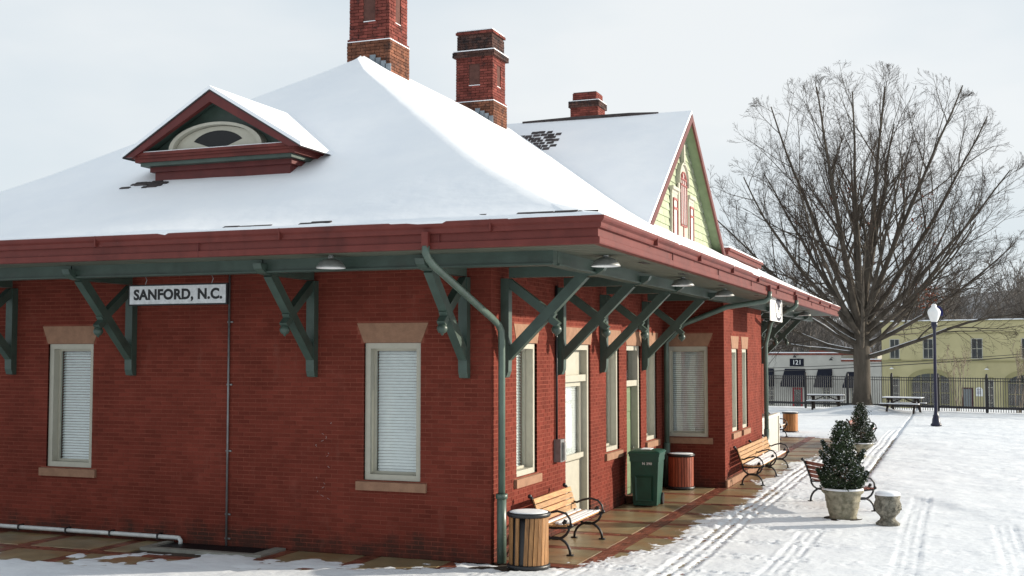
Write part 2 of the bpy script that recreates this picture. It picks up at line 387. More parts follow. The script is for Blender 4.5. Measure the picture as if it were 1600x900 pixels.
def pavers(x0, x1, y0, y1, along='y'):
    n = max(1, round((x1 - x0) / .1)); m = max(1, round((y1 - y0) / .2))
    if along == 'x': n = max(1, round((x1 - x0) / .2)); m = max(1, round((y1 - y0) / .1))
    dx, dy = (x1 - x0) / n, (y1 - y0) / m
    for i in range(n):
        for j in range(m):
            xx, yy = x0 + i * dx, y0 + j * dy; z = rng.uniform(-.006, 0)
            pv.add([(xx + .004, yy + .004, -.05), (xx + dx - .004, yy + .004, -.05), (xx + dx - .004, yy + dy - .004, -.05), (xx + .004, yy + dy - .004, -.05),
                    (xx + .004, yy + .004, z), (xx + dx - .004, yy + .004, z), (xx + dx - .004, yy + dy - .004, z), (xx + .004, yy + dy - .004, z)],
                   [(4, 5, 6, 7), (0, 1, 5, 4), (1, 2, 6, 5), (2, 3, 7, 6), (3, 0, 4, 7)])
pavers(1.2, 1.46, -1.3, 29)
pavers(-9.2, 1.2, -1.31, -1.05, 'x')
for y in CROSS:
    if y > 0: pavers(0.0 if not 10.6 < y < 16.5 else 1.4, 1.2, y - bw, y + bw, 'x') if not 10.6 < y < 16.5 else None
    pavers(1.46, 4.25, y - bw, y + bw, 'x')
for x in ENDX:
    pavers(x - bw, x + bw, -1.05, 0.0) if not -5.6 < x < -3.7 else None; pavers(x - bw, x + bw, -4.2, -1.31)
tag(pv.build('brick_band', paver, pav), kind='stuff')

# areaway beside the end wall
aw = MB(); aw.box(-5.62, -3.42, -.72, -.6, -.05, .03); aw.box(-3.62, -3.42, -.6, -.012, -.05, .03); aw.box(-5.62, -5.5, -.6, -.012, -.05, .03)
awo = tag(aw.build('areaway', conccurb), 'low concrete kerb round a dark areaway at the foot of the brick end wall', 'areaway')
g = MB()
for i in range(40): g.box(-5.49 + i * .047, -5.465 + i * .047, -.6, -.015, -.01, .006)
tag(g.build('grate', black, awo), kind='stuff')

# lawn edge and the snow sheet ---------------------------------------------
def vnoise(x, y, s, seed):
    """value noise on a lattice"""
    r = np.random.default_rng(seed); t = r.random((256, 256)); an = seed * 1.3 + .4; x, y = (x * math.cos(an) - y * math.sin(an)) * s + 4000.3, (x * math.sin(an) + y * math.cos(an)) * s + 4000.7
    xi, yi = np.floor(x).astype(int), np.floor(y).astype(int); fx, fy_ = x - xi, y - yi
    fx = fx * fx * (3 - 2 * fx); fy_ = fy_ * fy_ * (3 - 2 * fy_)
    a = t[xi % 256, yi % 256]; b = t[(xi + 1) % 256, yi % 256]; c = t[xi % 256, (yi + 1) % 256]; d = t[(xi + 1) % 256, (yi + 1) % 256]
    return (a * (1 - fx) + b * fx) * (1 - fy_) + (c * (1 - fx) + d * fx) * fy_ - .5
xs = np.concatenate([np.arange(-13, 0, .08), np.arange(0, 5.0, .03), np.arange(5.0, 9.5, .05), np.arange(9.5, 14, .2), np.linspace(14, 60, 30)])
ys = np.concatenate([np.arange(-6, 13, .055), np.arange(13, 24, .08), np.arange(24, 36, .14), np.arange(36, 53, .35)])
X, Y = np.meshgrid(xs, ys, indexing='ij')
fine = vnoise(X, Y, 16, 1); mid = vnoise(X, Y, 3.1, 2); big = vnoise(X, Y, .7, 3); fine2 = vnoise(X, Y, 29, 4)
# distance outside the melted strip along the platform wall
my = np.array([-40, -.9, -.45, -.14, .8, 1.8, 3.0, 5.3, 7.8, 10.5, 12.5, 15.5, 17.2, 18.8, 22.6, 26.4, 28.2, 29.5, 60])
mxv = np.array([-9, -3, .55, 1.05, 1.35, 1.72, 2.0, 1.95, 2.15, 2.3, 2.1, 2.1, 1.8, 2.25, 2.7, 2.75, 2.0, -4, -9])
d_side = X - np.interp(Y, my, mxv)
ex = np.array([-14, -9, -8, -6.9, -6.3, -6.05, -5.5, -4.85, -4.2, -3.7, -3.1, -2.4, -1.6, -1.2, -.6, 0, .6])
ey = np.array([-2.9, -2.8, -2.6, -2.35, -2.0, -1.5, -1.42, -1.35, -.8, -.5, -.75, -.8, -.75, -.4, -.5, -.45, -.4])
d_end = np.interp(X, ex, ey) - Y + .5 * vnoise(X, Y, 1.6, 51) + .5 * vnoise(X, Y, 4.3, 52) + .3 * vnoise(X, Y, 9, 53)
dd = np.where(Y < 0, np.where(X < .5, d_end, np.minimum(d_side, 1e9)), d_side)
dd = np.where((Y > 0) & (X < 0), np.where(Y > 28.8, 1, -1), dd)
dd = dd + mid * .35 + big * .3 + np.where((Y < -.1) & (X < .4), .9 * vnoise(X, Y, 1.2, 81) + .7 * vnoise(X, Y, 3.9, 82) + .5 * vnoise(X, Y, 10, 83) - .15, 0)
ly = np.array([-40, 3.5, 6.15, 7.85, 9.0, 9.9, 11.3, 12.6, 14, 60]); lx = np.array([9.5, 8.5, 7.4, 6.71, 6.14, 5.63, 5.1, 4.5, 4.3, 4.3])
ld0 = X - np.interp(Y, ly, lx)
# cross bands keep less snow
cb = np.full_like(Y, 9.)
for y in CROSS: cb = np.minimum(cb, np.abs(np.abs(Y - y) - bw))
lb = np.minimum(np.abs(X - 1.2), np.abs(X - 1.46)); lb = np.minimum(lb, np.abs(X - 2.8))
T = .022 + .012 * mid
h = np.clip(dd * .055, -.05, T) + fine * .018 * np.clip(1.3 - np.abs(dd - .15), .12, 1) + fine2 * .012 * np.clip(1 - np.abs(dd - .1) * 1.2, 0.1, 1)
pave = (X < 4.3) & (Y < 30) & (Y > -6)
band = np.exp(-(cb / .03) ** 2)
h = h - np.where(pave & (Y > -1), band * (.014 + .03 * np.clip(mid + .12, 0, .5)), 0)
band2 = np.exp(-(np.abs(cb - .06) / .05) ** 2); h = h + np.where(pave & (Y > -1) & (h > 0), band2 * .05 * np.clip(fine2 * .6 + fine * .7 + .02, 0, 1), 0) + np.where(h > .008, fine2 * .004 + vnoise(X, Y, 5, 41) * .004, 0)
crumb = vnoise(X, Y * .3, 11, 61); zone = (ld0 < -.15) & (dd > .25) & (Y > -3) & (Y < 30)
for y in [yy + s_ * bw for yy in CROSS for s_ in (-1, 1)]:
    ln_ = np.exp(-((Y - y - .03 * vnoise(X, Y * 0, 2, 62)) / .045) ** 2)
    h = h + np.where(zone, ln_ * (.05 * np.clip(crumb - .08, 0, 1) - .055 * np.clip(-crumb - .1, 0, 1)), 0)
h = h - np.where(pave & (Y < 0), np.exp(-(lb / .03) ** 2) * .012, 0)
# lawn: thicker snow with a low kerb
ly = np.array([-40, 3.5, 6.15, 7.85, 9.0, 9.9, 11.3, 12.6, 14, 60]); lx = np.array([9.5, 8.5, 7.4, 6.71, 6.14, 5.63, 5.1, 4.5, 4.3, 4.3])
ld = X - np.interp(Y, ly, lx)
lawn = 1 / (1 + np.exp(-np.clip((ld + .1 * mid) / np.where(Y > 13, .04, .11), -30, 30)))
tuft = np.clip(vnoise(X, Y, 5.0, 6) - .1, 0, 1) * np.clip(vnoise(X, Y, .5, 7) + .25, 0, 1) * .12
hl = .062 + big * .035 + mid * .016 + fine * .006 - tuft * .6 + vnoise(X, Y, 8, 8) * .008 + vnoise(X, Y, 1.9, 9) * .02
h = h * (1 - lawn) + hl * lawn
h = h - np.where(Y > 13, np.exp(-((ld + .05) / .045) ** 2) * (.05 + .05 * (fine > .05)), 0)
# wheel tracks: parallel tread lines with pressed lugs
def track(h, xc, y0, y1, w, nr, depth, drift=0.0):
    c = xc + drift * (Y - y0) + .02 * np.sin(Y * .8)
    u = (X - c) / (w / 2); inside = (np.abs(u) < 1) & (Y > y0) & (Y < y1)
    rid = np.clip(.35 + .65 * np.cos(u * math.pi * nr), 0, 1); lug = np.clip(.55 + .8 * vnoise(X * 1.5, Y, 8, 31) + .35 * np.sin(Y * 2 * math.pi / .2 + np.sign(u) * 1.3 + 3 * mid), 0, 1.2)
    press = depth * (rid * lug * (1 + 1.4 * mid) + .18) - .010 * np.clip(fine2 + .1, 0, 1)
    edge = np.exp(-((np.abs(u) - 1.08) / .1) ** 2) * .03 * np.clip(fine + .15, 0, 1) * ((Y > y0) & (Y < y1))
    snowy = h > .004
    return h - np.where(inside & snowy, press, 0) + np.where(snowy, edge, 0)
h = track(h, 2.62, -1, 26, .5, 3, .036)
h = track(h, 3.8, -6, 4.6, .42, 3, .017, .02)
h = track(h, 4.0, 9.5, 33, .4, 2, .03)
h = track(h, 5.62, -6, 10.2, .42, 3, .017)
h = track(h, 7.12, -6, 6.6, .42, 3, .017)
# mound under the big tree
h = h + .42 * np.exp(-(((X - 1.75) ** 2 + (Y - 46.9) ** 2) / 1.9 ** 2))
keep = h
snow = grid_obj('snow_cover', X, Y, np.maximum(h, -.045), snowm)
tag(snow, 'thin snow with wheel tracks lying over the paving and the lawn', 'snow', kind='stuff')

# ================================================================ DEPOT
W_, LEN, OV = 9.28, 25.85, 2.35
ZS = 4.40          # soffit
depot = tag(empty('train_depot'), 'red painted brick train depot with snowy hipped roof, wide eaves and green brackets', 'building')
WT = 4.44          # wall top
# openings: (centre, z0, z1, width)
end_open = [(-7.67, 1.13, 3.21, .95), (-1.61, 1.13, 3.21, .95)]
def hole(c, z0, z1, w): return (c - w / 2 - .012, c + w / 2 + .012, z0 - .15 if z0 > .2 else z0, z1)
def lintel_holes(c, z1, w): return [(c - w / 2 - .06, c + w / 2 + .06, z1, z1 + .15), (c - w / 2 - .12, c + w / 2 + .12, z1 + .15, z1 + .30)]
def holes_for(lst):
    hs = []
    for c, z0, z1, w in lst:
        hs.append((c - w / 2, c + w / 2, max(z0, 0), z1)); hs += lintel_holes(c, z1, w)
        if z0 > .2: hs.append((c - w / 2 - .11, c + w / 2 + .11, z0 - .15, z0))
    return hs
side_open = [(1.54, 1.13, 3.21, .95), (4.24, .02, 3.21, 1.5), (6.5, 1.13, 3.21, .95), (8.12, .02, 3.21, 1.15), (9.66, 1.13, 3.21, .95)]
bayf_open = [(.53, 1.13, 3.21, .98)]
bays_open = [(12.24, 1.19, 3.16, .82), (13.64, 1.19, 3.16, .82)]
def make_wall(name, u0, u1, opens, M, pick=0, seed=0):
    hs = holes_for(opens)
    mb = MB(); wall_panel(mb, u0 + .009, u1 - .009, 0, WT, [h_ for h_ in hs if h_[1] - h_[0] > 0 and any(abs((h_[0] + h_[1]) / 2 - o[0]) < 1e-3 and abs(h_[1] - h_[0] - o[3]) < 1e-3 for o in opens)])
    mb.xf(M); w = mb.build(name, mortarm, depot)
    lst = brick_list(u0, u1, 0, WT, hs)
    chosen = []
    if pick:
        Mi = np.array(M); cp = np.array(camo.location)
        full = [b for b in lst if b[4]]
        def dist(b):
            p = Mi @ np.array([(b[0] + b[1]) / 2, 0, (b[2] + b[3]) / 2, 1]); return np.linalg.norm(p[:3] - cp)
        full.sort(key=dist); chosen = full[:pick]; cs = set(chosen); lst = [b for b in lst if b not in cs]
    bm = MB(); brick_box_mb(bm, lst); bm.xf(M)
    tag(bm.build('brickwork', brickm, w), kind='stuff')
    if chosen:
        a = MB(); brick_box_mb(a, [(-BL / 2, BL / 2, -(CH - JT) / 2, (CH - JT) / 2, True)], jit=0); me = a.mesh('brick', brickm)
        for b in chosen:
            p = M @ Vector(((b[0] + b[1]) / 2, rng.uniform(-.0025, .0025), (b[2] + b[3]) / 2))
            share('brick', me, w, p, M.to_euler())
    return w
I4 = Matrix.Identity(4)
make_wall('end_wall', -9.28, 0, end_open, I4, 300)
make_wall('platform_wall', 0.0, 10.9, side_open, RZ90)
make_wall('bay_front_wall', 0.0, 1.4, bayf_open, Matrix.Translation((0, 10.85, 0)))
make_wall('bay_side_wall', 10.85, 16.35, bays_open, Matrix.Translation((1.4, 0, 0)) @ RZ90)
make_wall('far_platform_wall', 16.35, LEN, [], RZ90)
mb = MB(); mb.box(-9.28, -9.0, .02, LEN, 0, WT); mb.box(-9.28, -.01, LEN - .3, LEN, 0, WT); mb.box(.01, 1.39, 16.2, 16.34, 0, WT)
mb.build('rear_wall', mortarm, depot)
MB().box(-8.9, -.32, .35, LEN - .35, .02, .06).build('interior_floor', darkroom, depot)

# windows (canonical: opening centred at x=0, wall face y=0, outward -y)
def make_window(w, z0, z1, slats=0, tilt=50, recess=.04, border=.085):
    a, b = -w / 2, w / 2
    mb = MB().ring(a + .003, b - .003, z0 + .003, z1 - .003, border, recess, recess + .19)
    fr = mb.build('window', cream, depot)
    s = MB().ring(a + border, b - border, z0 + border, z1 - border, .04, recess + .13, recess + .17)
    s.build('sash', cream, fr)
    MB().box(a + border + .03, b - border - .03, recess + .148, recess + .154, z0 + border + .03, z1 - border - .03).build('pane', glass, fr)
    # sill and splayed lintel
    sl = MB().add([(a - .11, -.05, z0 - .15), (b + .11, -.05, z0 - .15), (b + .11, .2, z0 - .15), (a - .11, .2, z0 - .15), (a - .11, -.05, z0 - .02), (b + .11, -.05, z0 - .02), (b + .11, .2, z0 + .002), (a - .11, .2, z0 + .002)], MB.BF)
    sl.build('sill', stone, fr)
    MB().prism([(a - .005, -.006, z1 + .002), (b + .005, -.006, z1 + .002), (b + .125, -.006, z1 + .298), (a - .125, -.006, z1 + .298)], (0, .2, 0)).build('lintel', stone, fr)
    wa = w - 2 * border - .07; n = int((z1 - z0 - 2 * border - .06) / .046)
    t = R(tilt); sm = MB(); sm.obox((0, 0, 0), (wa / 2, 0, 0), (0, .024 * math.cos(t), .024 * math.sin(t)), (0, -.0012 * math.sin(t), .0012 * math.cos(t)))
    if slats:
        me = sm.mesh('slat', blindm)
        for i in range(n): share('slat', me, fr, (0, recess + .215, z0 + border + .05 + i * .046), (0, rng.normal(0, .002), 0))
    else:
        bl = MB()
        for i in range(n):
            bl.obox((0, recess + .215, z0 + border + .05 + i * .046), (wa / 2, 0, 0), (0, .024 * math.cos(t), .024 * math.sin(t)), (0, -.0012 * math.sin(t), .0012 * math.cos(t)))
        tag(bl.build('blind', blindm, fr), kind='stuff')
    return fr
def place(o, M):
    o.matrix_world = M; o.location = M.to_translation(); o.rotation_euler = M.to_euler(); return o
place(make_window(.95, 1.13, 3.21, 1, 44), Matrix.Translation((-7.67, 0, 0)))
place(make_window(.95, 1.13, 3.21, 1, 52), Matrix.Translation((-1.61, 0, 0)))
place(make_window(.98, 1.13, 3.21, 1, 48), Matrix.Translation((.53, 10.85, 0)))
ws = make_window(.95, 1.13, 3.21, 0, 52); place(ws, RZ90 @ Matrix.Translation((1.54, 0, 0)))
for y in (6.5, 9.66): place(copy_tree(ws, depot), RZ90 @ Matrix.Translation((y, 0, 0)))
wb = make_window(.82, 1.19, 3.16, 0, 52); place(wb, Matrix.Translation((1.4, 12.24, 0)) @ RZ90); place(copy_tree(wb, depot), Matrix.Translation((1.4, 13.64, 0)) @ RZ90)

# glazed doorway (fixed panels) and the green panelled door
def doorway(w, z1, yc, style):
    a, b = -w / 2, w / 2; M = RZ90 @ Matrix.Translation((yc, 0, 0))
    fr = MB(); bd = .1
    fr.box(a + .003, a + bd, .04, .24, .02, z1 - .003); fr.box(b - bd, b - .003, .04, .24, .02, z1 - .003); fr.box(a + bd, b - bd, .04, .24, z1 - bd, z1 - .003)
    bar = 2.6 if style == 'glazed' else 2.42
    fr.box(a + bd, b - bd, .06, .24, bar - .06, bar + .06)
    o = fr.build('door_frame', cream, depot)
    MB().prism([(a - .005, -.006, z1 + .002), (b + .005, -.006, z1 + .002), (b + .125, -.006, z1 + .298), (a - .125, -.006, z1 + .298)], (0, .2, 0)).build('lintel', stone, o)
    if style == 'glazed':
        MB().box(a + bd, b - bd, .17, .19, bar + .06, z1 - bd).build('transom_panel', cream, o)
        MB().ring(a + bd, b - bd, 1.12, bar - .06, .09, .15, .2).box(a + bd, b - bd, .1, .149, 1.15, 1.24).build('sash', cream, o)
        MB().box(a + bd + .05, b - bd - .05, .185, .19, 1.2, bar - .1).build('pane', glass, o)
        MB().box(a + bd, b - bd, .17, .2, .02, 1.1).build('lower_panel', cream, o)
        bl = MB(); t = R(55)
        for i in range(29): bl.obox((0, .23, 1.22 + i * .045), (w / 2 - bd - .06, 0, 0), (0, .024 * math.cos(t), .024 * math.sin(t)), (0, -.0012 * math.sin(t), .0012 * math.cos(t)))
        tag(bl.build('blind', blindm, o), kind='stuff')
    else:
        MB().box(a + bd + .03, b - bd - .03, .15, .155, bar + .08, z1 - bd - .02).build('transom_pane', glass, o)
        d = MB().box(a + bd, b - bd, .19, .23, .04, bar - .06).build('door_leaf', doorgreen, o)
        for (za, zb) in ((.2, .75), (.9, 1.65), (1.8, 2.25)):
            for s in (-1, 1):
                u0 = s * .045 if s > 0 else a + bd + .1; u1 = b - bd - .1 if s > 0 else -.045
                MB().add([(u0, .189, za), (u1, .189, za), (u1, .189, zb), (u0, .189, zb), (u0 + .03, .176, za + .03), (u1 - .03, .176, za + .03), (u1 - .03, .176, zb - .03), (u0 + .03, .176, zb - .03)],
                         [(4, 5, 6, 7), (0, 1, 5, 4), (1, 2, 6, 5), (2, 3, 7, 6), (3, 0, 4, 7)]).build('door_panel', doorgreen, o)
        MB().tube([(b - bd - .06, .19, 1.05), (b - bd - .06, .12, 1.05)], .03, 10).build('door_knob', steel, o)
    place(o, M); return o
doorway(1.5, 3.21, 4.24, 'glazed'); doorway(1.15, 3.21, 8.12, 'panelled')
MB().box(.0, .42, 7.45, 8.8, 0, .14).build('door_step', oldbrick, depot)

# brackets
def make_bracket():
    """canonical: wall face y=0, outward -y"""
    w = .07
    p = MB(); pr = [(-.001, 2.68), (-.09, 2.69), (-.125, 2.78), (-.13, 2.95), (-.13, 4.17), (-.001, 4.17)]
    p.prism([(-w, y, z) for y, z in pr], (2 * w, 0, 0)); b = p.build('bracket', green, depot)
    arm = MB(); pr = [(-.131, 4.18), (-1.38, 4.18), (-1.5, 4.20), (-1.6, 4.26), (-1.64, 4.335), (-.131, 4.335)]
    arm.prism([(-w + .003, y, z) for y, z in pr], (2 * w - .006, 0, 0)).build('arm', green, b)
    def bar(y0, z0, y1, z1, t, wd, name):
        d = np.array([y1 - y0, z1 - z0]); d /= np.linalg.norm(d); n = np.array([-d[1], d[0]]) * t / 2
        q = [(y0 + n[0], z0 + n[1]), (y1 + n[0], z1 + n[1]), (y1 - n[0], z1 - n[1]), (y0 - n[0], z0 - n[1])]
        MB().prism([(-wd, y, z) for y, z in q], (2 * wd, 0, 0)).build(name, green, b)
    bar(-.09, 3.0, -1.3, 4.21, .15, w - .006, 'strut')
    bar(-.1, 4.12, -.82, 3.58, .13, w - .012, 'brace')
    bk = MB(); pr = [(-.80, 3.60), (-.92, 3.50), (-.86, 3.43), (-.74, 3.52)]
    bk.prism([(-w + .01, y, z) for y, z in pr], (2 * w - .02, 0, 0)).build('block', green, b)
    MB().lathe([(0, -.1), (.018, -.092), (.02, -.075), (.055, -.055), (.075, -.02), (.078, .01), (.06, .05), (.03, .07), (.03, .1), (0, .1)], 14, (0, -.86, 3.40)).build('pendant_ball', green, b, True)
    return b
br = make_bracket(); place(br, Matrix.Translation((-.40, 0, 0)))
for x in (-2.96, -6.38, -8.9): place(copy_tree(br, depot), Matrix.Translation((x, 0, 0)))
for y in (.45, 3.08, 5.68, 8.88, 17.0, 20.2, 22.8, 25.4): place(copy_tree(br, depot), RZ90 @ Matrix.Translation((y, 0, 0)))
MB().box(1.402, 1.45, 10.87, 16.3, 0, .16).build('plinth', stone, depot)
# purlin beams under the soffit
BO = 1.46
bmn = MB()
for x0, x1 in ((-11.0, -6.42), (-6.40, -2.98), (-2.96, BO)):
    MB().box(x0, x1, -BO, -BO + .16, 4.235, ZS + .01).build('eave_beam', green, depot)
    MB().box(x0, x1 - .002, -BO - .03, -BO + .17, 4.21, 4.234).build('beam_cap', green, depot)
ye = [-BO + .161, .45, 5.68, 10.9, 17.0, 22.8, 28.0]
for a, b in zip(ye[:-1], ye[1:]):
    MB().box(BO - .16, BO, a + .012, b - .012, 4.235, ZS + .01).build('eave_beam', green, depot)
    MB().box(BO - .17, BO + .03, a + .012, b - .012, 4.21, 4.234).build('beam_cap', green, depot)
# soffit with board joints
sf = MB()
X0e, X1e, Y0e, Y1e = -9.28 - OV, OV, -OV, LEN + OV
for i in range(0, 9):
    a = -OV + i * .26; b = a + .256
    if a < -.02: sf.box(X0e + .02, X1e - .02, a + .02, min(b, .0) + .0, ZS, ZS + .03)
for i in range(0, 9):
    a = i * .26; b = min(a + .256, OV - .02)
    sf.box(a, b, -.01, Y1e - .02, ZS + .001, ZS + .031)
sf.box(X0e + .02, -9.3, 0, Y1e, ZS, ZS + .03); sf.box(-9.29, .0, LEN, Y1e - .02, ZS, ZS + .03)
tag(sf.build('soffit', soffitm, depot), kind='stuff')
# soffit vents
for y in (.9, 3.6, 7.2, 11.6, 15.9, 20.4, 24.6):
    MB().box(1.98, 2.08, y, y + .36, ZS - .006, ZS + .002).build('soffit_vent', black, depot)

def sweep(prof, name, mat, parent, x0=X0e, x1=X1e, y0=Y0e, y1=Y1e):
    """mitred moulding round the eave rectangle; prof = [(outward, z)] closed loop"""
    k = len(prof); v = []
    for cx_, cy_, sx, sy in ((x0, y0, -1, -1), (x1, y0, 1, -1), (x1, y1, 1, 1), (x0, y1, -1, 1)):
        for o, z in prof: v.append((cx_ + sx * o, cy_ + sy * o, z))
    f = [(c * k + i, c * k + (i + 1) % k, ((c + 1) % 4) * k + (i + 1) % k, ((c + 1) % 4) * k + i) for c in range(4) for i in range(k)]
    o = MB().add(v, f).build(name, mat, parent); return o
sweep([(-.03, 4.385), (.0, 4.385), (.006, 4.40), (.006, 4.462), (.0, 4.47), (-.022, 4.475), (-.022, 4.58), (-.1, 4.58), (-.1, 4.385)], 'fascia', fasciam, depot)
sweep([(-.02, 4.575), (.02, 4.58), (.03, 4.60), (.035, 4.64), (.07, 4.665), (.085, 4.69), (.085, 4.725), (-.02, 4.722)], 'gutter', fasciam, depot)

for k in range(4):
    x = -8.2 + 3.05 * k; MB().box(x - .012, x + .012, -2.437, -2.38, 4.579, 4.727).build('gutter_seam', fasciam, depot)
for k in range(9):
    y = .3 + 3.05 * k; MB().box(2.38, 2.437, y - .012, y + .012, 4.579, 4.727).build('gutter_seam', fasciam, depot)
for k in range(3):
    x = -7.1 + 3.66 * k; MB().box(x - .004, x + .004, -2.3575, -2.34, 4.386, 4.575).build('fascia_joint', darkred, depot)
for k in range(7):
    y = 1.6 + 3.66 * k; MB().box(2.34, 2.3575, y - .004, y + .004, 4.386, 4.575).build('fascia_joint', darkred, depot)
# hipped roof under snow, slightly belled
PROF = [(-.07, 4.70), (-.075, 4.735), (-.03, 4.765), (.1, 4.80), (.5, 4.985), (1.0, 5.235), (1.6, 5.54), (2.2, 5.86), (2.8, 6.22), (3.4, 6.62), (4.2, 7.16), (5.2, 7.84), (6.2, 8.50), (6.8, 8.89), (6.94, 8.985)]
def roofz(s): return float(np.interp(s, [p[0] for p in PROF[3:]], [p[1] for p in PROF[3:]]))
rf = MB(); rings = []
for s, z in PROF:
    a0, a1, b0, b1 = X0e + s, X1e - s, Y0e + s, Y1e - s
    rr = min(.32, max(.02, (a1 - a0) / 2 * .98)) if s > .3 else .05 + max(s, 0) * .5
    ring_ = []; cn = ((a0 + rr, b0 + rr, 180), (a1 - rr, b0 + rr, 270), (a1 - rr, b1 - rr, 0), (a0 + rr, b1 - rr, 90))
    for ci, (cx_, cy_, st) in enumerate(cn):
        for k in range(6):
            an = R(st + k * 18); ring_.append((cx_ + rr * math.cos(an), cy_ + rr * math.sin(an), z - (.02 if 0 < k < 5 and s > .3 else 0)))
        nx_ = cn[(ci + 1) % 4]; p_ = ring_[-1]; an = R(nx_[2]); q_ = (nx_[0] + rr * math.cos(an), nx_[1] + rr * math.sin(an))
        ne = 60 if ci % 2 == 0 else 90
        for k in range(1, ne):
            t_ = k / ne; x_, y_ = p_[0] + (q_[0] - p_[0]) * t_, p_[1] + (q_[1] - p_[1]) * t_; nz = 0
            if s < .05:
                j = float(vnoise(np.array([x_ * 1.0]), np.array([y_ * 1.0]), 2.6, 71)[0]) * .035 + float(vnoise(np.array([x_]), np.array([y_]), 7.1, 72)[0]) * .014
                if ci == 0: y_ -= j
                elif ci == 1: x_ += j
                nz = j * .6 if s > -.07 else 0
            elif s < 6.5: nz = float(vnoise(np.array([x_]), np.array([y_]), .55, 73)[0]) * .035 + float(vnoise(np.array([x_]), np.array([y_]), 1.7, 74)[0]) * .014
            ring_.append((x_, y_, z + nz))
    rings.append(ring_)
n = len(rings[0]); v = [p for r_ in rings for p in r_]
f = [(i * n + j, i * n + (j + 1) % n, (i + 1) * n + (j + 1) % n, (i + 1) * n + j) for i in range(len(rings) - 1) for j in range(n)]
f.append(tuple(range((len(rings) - 1) * n, len(rings) * n)))
roof = rf.add(v, f).build('roof', roofsnow, depot, True)
# bare shingle edge showing along the eave
e = MB()
for (a, b) in ((-.2, 2.2), (-3.1, -2.4), (-1.9, -1.5)):
    x = a
    while x < b:
        l_ = rng.uniform(.1, .35); yy = -2.27 + rng.uniform(0, .03)
        e.obox((x + l_ / 2, yy, roofz(.1) - .004 + rng.uniform(-.012, .006)), (l_ / 2 * .97, 0, 0), (0, .03, .014), (0, -.004, .008)); x += l_
tag(e.build('eave_shingle', shinglem, roof), kind='stuff')

# gable over the bay
GY, GZ, GX = 13.6, 9.28, .12
SL = .735
def gable_plane(sgn, zoff, x0, x1, half, th, name, mat, parent):
    mb = MB(); y1 = GY + sgn * half
    mb.prism([(x0, GY, GZ + zoff), (x0, y1, GZ + zoff - SL * half), (x0, y1, GZ + zoff - SL * half - th), (x0, GY, GZ + zoff - th)], (x1 - x0, 0, 0)); return mb.build(name, mat, parent)
gab = gable_plane(-1, 0, -5.6, GX, 5.0, .09, 'gable_roof', roofsnow, depot)
gable_plane(1, -.004, -5.6, GX, 5.0, .09, 'gable_roof', roofsnow, depot)
for s in (-1, 1):
    gable_plane(s, -.095, GX - .03, GX + .02, 4.75, .2, 'rake_board', darkred, gab)
    gable_plane(s, -.10, -.19, GX - .031, 4.75, .04, 'rake_soffit', gabletrim, gab)
# dark bare ridge cap
MB().tube([(-4.5, GY - .02, GZ + .0), (-3.0, GY - .03, GZ + .012), (-1.5, GY - .02, GZ + .008), (-.75, GY - .02, GZ + .0)], [.03, .05, .05, .02], 6).build('ridge_cap', shinglem, gab)
# patch of shingles bare of snow by the valley
for r_ in range(11):
    for c_ in range(9):
        x = -4.45 + c_ * .2 + (r_ % 2) * .1; d_ = .45 + r_ * .13
        if ((x + 3.85 + .35 * (d_ - 1.05)) / .68) ** 2 + ((d_ - 1.05) / .55) ** 2 > 1 + rng.uniform(-.35, .35): continue
        x += rng.uniform(-.03, .03); d_ += rng.uniform(-.015, .015)
        MB().obox((x, GY - d_, GZ - SL * d_ + rng.uniform(-.002, .006)), (rng.uniform(.07, .096), 0, 0), (0, rng.uniform(.04, .058), .05 * SL), (0, -SL * .008, .008)).build('shingle', shinglem, gab)
# gable wall
GWX = -.2
gw = MB().prism([(GWX, GY - 4.6, GZ - .18 - SL * 4.6), (GWX, GY + 4.6, GZ - .18 - SL * 4.6), (GWX, GY, GZ - .18)], (-.12, 0, 0)).build('gable_wall', gablegreen, depot)
sh = MB(); z = 5.8; row = 0
while z < GZ - .3:
    half = (GZ - .2 - z - .1) / SL; y = GY - half + (row % 2) * .12
    while y < GY + half:
        l_ = rng.uniform(.28, .62); b_ = min(y + l_, GY + half)
        if b_ - y > .05: sh.add([(GWX + .03, y + .006, z), (GWX + .03, b_ - .006, z), (GWX + .004, b_ - .006, z + .2), (GWX + .004, y + .006, z + .2), (GWX, y + .006, z), (GWX, b_ - .006, z)], [(0, 1, 2, 3), (4, 5, 1, 0)])
        y += l_
    z += .19; row += 1
tag(sh.build('shingle_siding', gablegreen, gw), kind='stuff')
# three-light gable window
def arch_pts(r, n=12): return [(r * math.cos(math.pi * i / n), r * math.sin(math.pi * i / n)) for i in range(n + 1)]
gx = GWX + .03
sur = MB()
zc = 7.35
po = [(GY + u * 1.0, zc + v_) for u, v_ in arch_pts(.52)] + [(GY - .52, 5.9), (GY + .52, 5.9)]
sur.prism([(gx, a, b) for a, b in po], (.05, 0, 0))
for s in (-1, 1): sur.box(gx, gx + .05, GY + s * .97 - .3, GY + s * .97 + .3, 5.9, 7.02)
gwin = sur.build('gable_window', cream, gw)
ho = MB()
for a, b in zip(arch_pts(.56, 16)[:-1], arch_pts(.56, 16)[1:]):
    ho.obox((gx + .04, GY + (a[0] + b[0]) / 2, zc + (a[1] + b[1]) / 2), (.06, 0, 0), (0, (b[0] - a[0]) / 2 * 1.05, (b[1] - a[1]) / 2 * 1.05), (0, (a[0] + b[0]) / 2 * .05, (a[1] + b[1]) / 2 * .05))
ho.box(gx + .0, gx + .1, GY - .06, GY + .06, zc + .56, zc + 1.05)
ho.build('arch_hood', cream, gwin)
